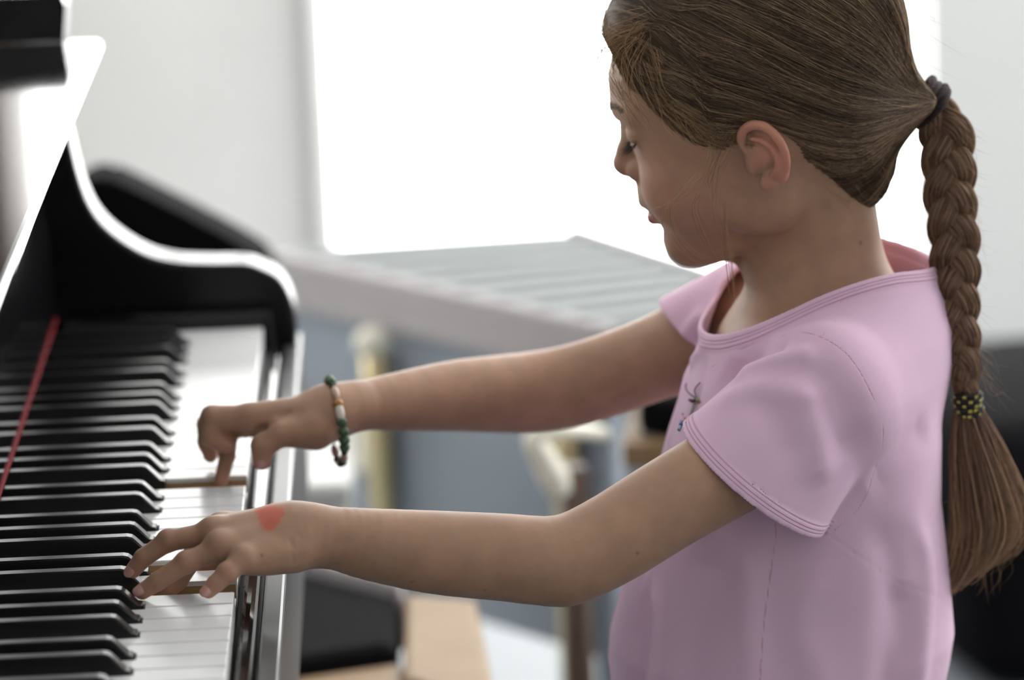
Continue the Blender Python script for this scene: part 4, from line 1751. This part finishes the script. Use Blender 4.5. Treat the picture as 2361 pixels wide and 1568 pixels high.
# strands across the cheek to the mouth
wisp([(1640, 330), (1632, 380), (1600, 430), (1560, 470), (1535, 510), (1528, 560)], [.150, .149, .150, .153, .160, .168], 7, 8, r=.00010, shade=.95)
wisp([(1650, 340), (1640, 390), (1590, 440), (1540, 480), (1510, 490)], [.150, .149, .150, .155, .163], 4, 7, r=.00010, shade=.95)
wisp([(1600, 400), (1570, 440), (1545, 480), (1560, 540), (1600, 590), (1640, 605)], [.150, .151, .154, .160, .172, .18], 5, 6, shade=.9)
wisp([(1610, 450), (1600, 480), (1615, 530), (1640, 590)], [.150, .151, .154, .162], 5, 7, shade=.7)
wisp([(1650, 420), (1655, 480), (1680, 560), (1690, 640), (1695, 700)], [.150, .150, .155, .160, .160], 5, 5, shade=.8)
wisp([(1672, 470), (1672, 560), (1682, 640), (1692, 720)], [.151, .155, .16, .16], 4, 4, shade=.8)
# hair drawn over the ear root
wisp([(1640, 330), (1700, 332), (1745, 338), (1790, 345)], [.150, .149, .148, .147], 5, 6, shade=.6)
# nape and back
for _ in range(60):
    x0, y0 = rng.uniform(1900, 2040), rng.uniform(380, 470)
    wisp([(x0, y0), (x0 + rng.uniform(10, 50), y0 + rng.uniform(10, 40)), (x0 + rng.uniform(20, 90), y0 + rng.uniform(-10, 60))], [.17, .19, .2], 1, 6, 12, .00008, .55)
for _ in range(26):
    x0, y0 = rng.uniform(2060, 2120), rng.uniform(10, 220)
    wisp([(x0, y0), (x0 + rng.uniform(10, 40), y0 + rng.uniform(-5, 60)), (x0 + rng.uniform(20, 110), y0 + rng.uniform(10, 120))], [.2, .205, .21], 1, 6, 12, .00007, .6)
for _ in range(110):
    k = rng.integers(1, len(BC_px))
    x0, y0 = BC_px[k]
    sgn = rng.choice([-1, 1], p=[.4, .6])
    x0 += sgn * 48
    y0 += rng.uniform(-40, 40)
    wisp([(x0 - sgn * 20, y0 - 20), (x0 + sgn * rng.uniform(4, 20), y0 + rng.uniform(0, 30)), (x0 + sgn * rng.uniform(5, 60), y0 + rng.uniform(10, 70))], [.2, .2, .2], 1, 5, 12, .00007, .7)
for _ in range(60):
    x0, y0 = rng.uniform(2200, 2330), rng.uniform(1100, 1300)
    wisp([(x0, y0), (x0 + rng.uniform(-30, 20), y0 + 40), (x0 + rng.uniform(-60, 10), y0 + rng.uniform(60, 110))], [.2, .2, .2], 1, 5, 12, .00009, .8)
allv, allf, alls, off_ = [], [], [], 0
for pth, r, shd in fly:
    n = len(pth)
    v, f_ = tube_arrays(pth[None], (r * np.concatenate([np.ones(n - 4), [.8, .6, .4, .2]]))[None], 3)
    allv.append(v)
    allf.append(f_ + off_)
    alls.append(np.full(len(v), shd))
    off_ += len(v)
FLY = hair_mat('loose_hair', (.09, .05, .03, 1), (.30, .18, .10, 1), (.66, .45, .25, 1))
lo_h = np_mesh('loose_hairs', np.vstack(allv), np.vstack(allf), FLY, hair, attrs={'shade': np.concatenate(alls)})
lo_h['kind'] = 'stuff'

# eyelashes and eyebrows, both sides
LASH = simple('dark_lash', (.012, .010, .009, 1), .6, noise=.2)
BROW = simple('brow_hair', (.07, .042, .028, 1), .6, noise=.3)
for side in (1, -1):
    lid_ = catmull(np.array([(.0708, .0180, .0365), (.0738, .0235, .0338), (.0732, .0320, .0328), (.0662, .0420, .0360)]), 60)
    ls = []
    for _ in range(85):
        p0 = lid_[rng.integers(0, 60)] + rng.normal(0, .0002, 3)
        outw = np.array([.9, (p0[1] - .029) * 30, -.55]) + rng.normal(0, .10, 3)
        outw /= np.linalg.norm(outw)
        Lh = rng.uniform(.0055, .0095)
        q1 = p0 + outw * Lh * .5 + np.array([0, 0, -.0004])
        q2 = p0 + outw * Lh + np.array([0, 0, .0010])
        ls.append(catmull(np.array([HW(a, side * b, c) for a, b, c in (p0, q1, q2)]), 7))
    v, f_ = tube_arrays(np.stack(ls), np.linspace(.00013, .00004, 7)[None] * np.ones((len(ls), 1)), 3)
    np_mesh('eyelashes', v, f_, LASH, person)
    bl = catmull(np.array([(.0775, .0070, .0530), (.0762, .0180, .0570), (.0705, .0310, .0590), (.0620, .0430, .0560)]), 80)
    bs = []
    for _ in range(300):
        i0 = rng.integers(0, 70)
        p0 = bl[i0] + np.array([0, 0, rng.normal(0, .0011)])
        tg_ = bl[min(i0 + 8, 79)] - bl[i0]
        P_ = np.array([HW(*(p0 * [1, side, 1])), HW(*((p0 + tg_ * .4 + [0, 0, .0006]) * [1, side, 1])), HW(*((p0 + tg_ * .8 + [0, 0, .0002]) * [1, side, 1]))])
        nb, db = sdf_normal(body_fn, P_)
        P_ = P_ - nb * (db - np.array([0.0, .0004, .0005]))[:, None]
        bs.append(catmull(P_, 6))
    v, f_ = tube_arrays(np.stack(bs), np.linspace(.00017, .00008, 6)[None] * np.ones((len(bs), 1)), 3)
    np_mesh('eyebrow', v, f_, BROW, person)
print('hair done', _t.time() - _t0)
#==END_HAIR==
#==REST==
# ------------------------------------------------------------------ embroidery on the chest
def thread(px, r, col, nm, lift=.0014):
    pts = np.array([hit(x, y, shirt_outer, 2.05, 3.2) for x, y in px])
    vd = pts - CAMP
    vd /= np.linalg.norm(vd, axis=1, keepdims=True)
    pts = catmull(pts - vd * lift, 6 * len(pts))
    return tube(nm, pts, r, simple(nm + '_thread', col, .7, noise=.3, nscale=600, bump=.5, bscale=1500), shirt, 6)


thread([(1604, 917), (1596, 912), (1586, 904), (1581, 894), (1582, 884)], .00035, (.03, .012, .03, 1), 'embroidered_antenna')
thread([(1607, 916), (1603, 908), (1602, 900), (1606, 891), (1615, 882)], .00035, (.03, .012, .03, 1), 'embroidered_antenna')
thread([(1590, 922), (1598, 924), (1605, 921)], .0010, (.04, .012, .03, 1), 'embroidered_head')
thread([(1607, 919), (1610, 926)], .0011, (.26, .28, .08, 1), 'embroidered_leaf')
thread([(1600, 931), (1597, 944), (1592, 958)], .0013, (.50, .46, .44, 1), 'embroidered_wing')
thread([(1574, 953), (1579, 964), (1582, 975)], .0006, (.45, .05, .16, 1), 'embroidered_petal')
thread([(1572, 973), (1570, 980)], .0014, (.12, .14, .30, 1), 'embroidered_petal')
thread([(1568, 984), (1566, 991)], .0012, (.22, .36, .48, 1), 'embroidered_petal')

# ------------------------------------------------------------------ trousers and shoes, bench
def legs_fn(P):
    d = d_ell(P, (.505, YC, .508), (.085, .105, .070))
    for s in (-1, 1):
        hip, knee, ank = (.49, YC + s * .055, .495), (.225, YC + s * .085, .500), (.235, YC + s * .085, .150)
        d = smin(d, d_cone(P, hip, knee, .062, .047), .03)
        d = smin(d, d_cone(P, knee, ank, .046, .038), .012)
    return np.maximum(d, P[:, 2] - .56)


tv, tf = surface_nets(legs_fn, (.15, .02, .08), (.62, .42, .60), .005)
np_mesh('trousers', tv, tf, simple('blue_denim', (.05, .08, .15, 1), .8, noise=.25, nscale=300, bump=.3, bscale=900), person)['label'] = 'dark blue trousers'
for s in (-1, 1):
    def shoe_fn(P, s=s):
        d = d_cone(P, (.235, YC + s * .085, .085), (.13, YC + s * .085, .065), .034, .027)
        d = smin(d, d_cone(P, (.235, YC + s * .085, .16), (.235, YC + s * .085, .09), .030, .033), .02)
        return np.maximum(d, .0475 - P[:, 2])
    v, f_ = surface_nets(shoe_fn, (.08, .05, .03), (.30, .40, .2), .004)
    np_mesh('shoe', v, f_, simple('white_shoe', (.6, .6, .6, 1), .6, noise=.1), person)

bench = tag(empty('piano_bench'), 'black padded piano bench the girl sits on', 'bench')
bm = bmesh.new()
add_box(bm, (.56, YC, .4030), (.34, .60, .050), None, .018, 4)
bm_obj('cushion', bm, MT['seat'], bench, True)
box('seat_frame', (.40, YC - .29, .325), (.72, YC + .29, .379), MT['black'], bench, .004)
for x in (.42, .70):
    for y in (YC - .27, YC + .27):
        box('leg', (x - .02, y - .02, 0), (x + .02, y + .02, .325), MT['black'], bench, .003)
box('footrest', (.10, YC - .16, .0), (.32, YC + .16, .045), MT['darkwood'], None, .004)
tag(bpy.context.scene.objects['footrest'], 'low brown wooden footrest under the girl\'s shoes', 'footrest')

# ------------------------------------------------------------------ bracelet on the far wrist
brac = tag(empty('bracelet'), 'loose bracelet of green, black and beige beads on the girl\'s far wrist', 'bracelet')
BCtr = U(777, 973, .262)
NBD = 22
bx_ = WRR - AR_P[-4]
fa = (AR_P[-1] - AR_P[-4])
fa /= np.linalg.norm(fa)
def brac_pt(t):
    """t=0 top, going down the near side"""
    z, y = .0275 * math.cos(t), -(.0265 if math.sin(t) > 0 else .0225) * math.sin(t)
    if z < 0:
        y *= (1 - .55 * (abs(z) / .0275) ** 2)
    x = .0045 * math.sin(t) - .0030 * math.cos(t) * (1 if math.cos(t) > 0 else .2)
    return BCtr + np.array([x, y, z])


ts_ = np.linspace(0, 2 * math.pi, 90)
loop = np.array([brac_pt(t) for t in ts_])
GREEN = simple('green_bead', (.055, .115, .060, 1), .45, noise=.3, nscale=300)
DARK = simple('dark_bead', (.016, .022, .014, 1), .4, noise=.3)
BEIGE = simple('beige_bead', (.50, .36, .28, 1), .45, noise=.2, nscale=200)
AMBER = simple('amber_bead', (.42, .20, .05, 1), .35, noise=.2)
WHITEB = simple('shell_bead', (.72, .68, .60, 1), .35, noise=.1)
tube('cord', loop, .0006, DARK, brac, 6)
seq = [(-.50, 'b', .0030, 'o'), (-.28, 'd', .0024, 'o'), (-.08, 'g', .0034, 'o'), (.14, 'g', .0036, 'o'), (.36, 'd', .0024, 'o'), (.60, 'b', .0028, 'l'), (.90, 'a', .0036, 'o'), (1.10, 'w', .0030, 'l'),
       (1.34, 'g', .0036, 'o'), (1.56, 'g', .0037, 'o'), (1.78, 'g', .0037, 'o'), (1.99, 'g', .0035, 'o'), (2.16, 'd', .0022, 'o'), (2.42, 'b', .0025, 'l'), (2.74, 'd', .0028, 'o'), (2.92, 'd', .0024, 'o'), (3.10, 'w', .0026, 'o'), (3.28, 'b', .0024, 'o'),
       (3.48, 'd', .0027, 'o'), (3.80, 'b', .0025, 'l'), (4.20, 'd', .0024, 'o'), (4.55, 'g', .0034, 'o'), (4.9, 'g', .0034, 'o'), (5.3, 'b', .0026, 'l')]
mm = {'g': GREEN, 'd': DARK, 'b': BEIGE, 'a': AMBER, 'w': WHITEB}
for t, k, r, shp in seq:
    c = brac_pt(t)
    tg = brac_pt(t + .05) - brac_pt(t - .05)
    tg /= np.linalg.norm(tg)
    a = np.cross(tg, [.2, 1, .1])
    a /= np.linalg.norm(a)
    b = np.cross(tg, a)
    h = r * (.85 if shp == 'o' else 2.1)
    prof = [(max(r * math.sin(x), .0003), -h * math.cos(x)) for x in np.linspace(0, math.pi, 9)]
    lathe('bead', prof, mm[k], brac, 12, c, np.stack([a, b, tg], 1))

# ------------------------------------------------------------------ background: bass metallophone
ZM = .53
meta = tag(empty('metallophone'), 'large grey-barred metallophone with pale rails and brass tubes behind the piano', 'metallophone')
A_, B_ = np.array([.108, 1.916]), np.array([.430, 1.945])
D_, C_ = A_ + np.array([.28, -.354]) * 1.22, B_ + np.array([.142, -.275]) * 1.38


def lerp2(s, t):
    return (A_ * (1 - t) + D_ * t) * (1 - s) + (B_ * (1 - t) + C_ * t) * s


def slab(name, quad, z0, z1, mat, parent, bevel=0.003):
    bm = bmesh.new()
    b = [bm.verts.new((*p, z0)) for p in quad]
    t = [bm.verts.new((*p, z1)) for p in quad]
    bm.faces.new(b[::-1])
    bm.faces.new(t)
    for i in range(4):
        bm.faces.new((b[i], b[(i + 1) % 4], t[(i + 1) % 4], t[i]))
    bmesh.ops.bevel(bm, geom=list(bm.edges), offset=bevel, segments=2, profile=.5, affect='EDGES')
    return bm_obj(name, bm, mat, parent)


slab('board', [lerp2(0, 0), lerp2(0, 1), lerp2(1, 1), lerp2(1, 0)], ZM - .035, ZM - .018, MT['board'], meta)
nb = 9
for i in range(nb):
    t0, t1 = (i + .06) / nb, (i + .70) / nb
    slab('bar', [lerp2(.02, t0), lerp2(.02, t1), lerp2(.985, t1), lerp2(.985, t0)], ZM - .012, ZM, MT['bar'], meta)
e1 = np.array([-.10, -.03])
slab('rail', [lerp2(-.10, -.02), lerp2(-.10, 1.02), lerp2(.0, 1.02), lerp2(.0, -.02)], ZM - .05, ZM + .006, MT['rail'], meta, .006)
slab('rail', [lerp2(1.0, -.02), lerp2(1.0, 1.02), lerp2(1.06, 1.02), lerp2(1.06, -.02)], ZM - .05, ZM + .004, MT['rail'], meta, .006)
slab('side_panel', [lerp2(-.05, .0), lerp2(-.05, 1.0), lerp2(.0, 1.0), lerp2(.0, .0)], .20, ZM - .05, MT['bluegrey'], meta, .004)
slab('side_panel', [lerp2(1.0, .0), lerp2(1.0, 1.0), lerp2(1.05, 1.0), lerp2(1.05, .0)], .20, ZM - .05, MT['bluegrey'], meta, .004)
for t, z0, z1, r in ((.43, .18, .46, .013), (.93, .10, .46, .013)):
    c = lerp2(-.12, t)
    lathe('resonator_tube', [(.001, z0), (r, z0), (r, z1), (r * .8, z1 + .004), (.001, z1 + .005)], MT['brass'], meta, 16, (c[0], c[1], 0))
c = lerp2(-.13, .43)
lathe('knob', [(.001, -.016), (.010, -.014), (.017, -.006), (.018, 0), (.017, .006), (.010, .014), (.001, .016)], MT['cream'], meta, 16, (c[0], c[1] - .02, .475))
for s, t in ((.04, .04), (.04, .96), (.97, .04), (.97, .96)):
    c = lerp2(s, t)
    lathe('leg', [(.001, 0), (.016, 0), (.016, .20), (.016, ZM - .03), (.001, ZM - .03)], MT['bluegrey'], meta, 12, (c[0], c[1], 0))
slab('brace', [lerp2(-.13, .05), lerp2(-.13, .40), lerp2(-.09, .40), lerp2(-.09, .05)], .33, .39, MT['cream'], meta, .004)

# ------------------------------------------------------------------ background: padded benches of pale wood
def post(name, x, y, r, h, mat, parent):
    return lathe(name, [(.001, 0), (r * .8, 0), (r, h * .5), (r, h), (.001, h)], mat, parent, 12, (x, y, 0))


b1 = tag(empty('padded_bench'), 'pale wooden bench with black cushion right beyond the piano keyboard', 'bench')
slab('cushion', [(.02, 1.150), (.241, .911), (.238, .775), (.02, .70)], .405, .45, MT['seat'], b1, .012)
slab('edge_highlight', [(.02, 1.172), (.246, .926), (.241, .912), (.02, 1.151)], .40, .458, MT['rail'], b1, .004)  # pale strip put in as the highlight along the cushion's top edge
slab('frame_rail', [(.245, .925), (.303, .900), (.312, .620), (.242, .700)], .395, .447, MT['beech'], b1, .006)
slab('frame_rail', [(.02, .700), (.242, .770), (.242, .655), (.02, .610)], .395, .438, MT['beech'], b1, .006)
for x, y in ((.05, 1.10), (.275, .86), (.275, .66), (.05, .66)):
    post('leg', x, y, .018, .40, MT['beech'], b1)
b2 = tag(empty('stool'), 'stool with black cushion and brown legs behind the girl\'s far arm', 'stool')
zc1, zc0, za0 = U(1450, 922, 1.19)[2], U(1450, 1012, 1.19)[2], U(1450, 1082, 1.18)[2]
slab('cushion', [(.455, 1.19), (.64, 1.165), (.66, 1.38), (.48, 1.42)], zc0, zc1, MT['seat'], b2, .010)
slab('apron', [(.440, 1.18), (.64, 1.155), (.64, 1.175), (.442, 1.20)], za0, zc0 - .001, MT['beech'], b2, .004)
slab('apron', [(.443, 1.202), (.463, 1.202), (.488, 1.42), (.468, 1.42)], za0, zc0 - .001, MT['beech'], b2, .004)
tube('armrest', catmull(np.array([U(1395, 1000, 1.19), U(1300, 990, 1.15), U(1235, 1010, 1.14), U(1255, 1060, 1.14), U(1282, 1110, 1.14), U(1288, 1140, 1.14)]), 22), np.interp(np.arange(22), [0, 8, 16, 21], [.006, .010, .014, .010]), MT['cream'], b2, 12)
for x, y in ((U(1335, 1480, 1.19)[0], 1.19), (.62, 1.18), (.64, 1.36), (.49, 1.40)):
    post('leg', x, y, .013, za0 + .002, MT['darkwood'], b2)

wb = tag(empty('storage_box'), 'low white storage box on the floor beyond the keyboard', 'box')
box('box_body', (.03, 1.42, 0), (.195, 1.62, .385), MT['frame'], wb, .006)
box('lid', (.025, 1.415, .386), (.20, 1.625, .41), MT['frame'], wb, .006)

# ------------------------------------------------------------------ background: black things
def rounded(name, label, cat, lo, hi, mat, bevel=.05, rz=0):
    e = tag(empty(name), label, cat)
    bm = bmesh.new()
    lo, hi = np.array(lo, float), np.array(hi, float)
    add_box(bm, (0, 0, (hi[2] + lo[2]) / 2), hi - lo, None, bevel, 4)
    bm_obj('body', bm, mat, e, True)
    e.location = (*((lo + hi) / 2)[:2], 0)
    e.rotation_euler = (0, 0, rz)
    return e


e = rounded('equipment_bag', 'black padded equipment bag on the floor behind the girl\'s back', 'bag', (.80, 1.95, 0), (1.35, 2.4, .30), MT['seat'], .06, R_(12))
tube('handle', catmull(np.array([(-.10, 0, .295), (-.07, 0, .33), (.07, 0, .33), (.10, 0, .295)]), 14), .010, MT['seat'], e, 8)
# black covered keyboard leaning beyond the cheek arm
cov = tag(empty('instrument_case'), 'tall black instrument case standing beyond the curved cheek of the piano', 'case')
pts_ = [U(150, 470, 1.2), U(190, 425, 1.2), U(235, 412, 1.2), U(300, 432, 1.2), U(570, 572, 1.2), U(640, 640, 1.2), U(640, 760, 1.2)]
cp = catmull(np.array([(p[0], p[2]) for p in pts_]), 30)
prof = [tuple(p) for p in cp] + [(cp[-1][0], .0), (cp[0][0], .0)]
prism('shell', prof, 'y', 1.20, 1.27, MT['seat'], cov, .012, 3)
#==END==
print('all done', _t.time() - _t0)
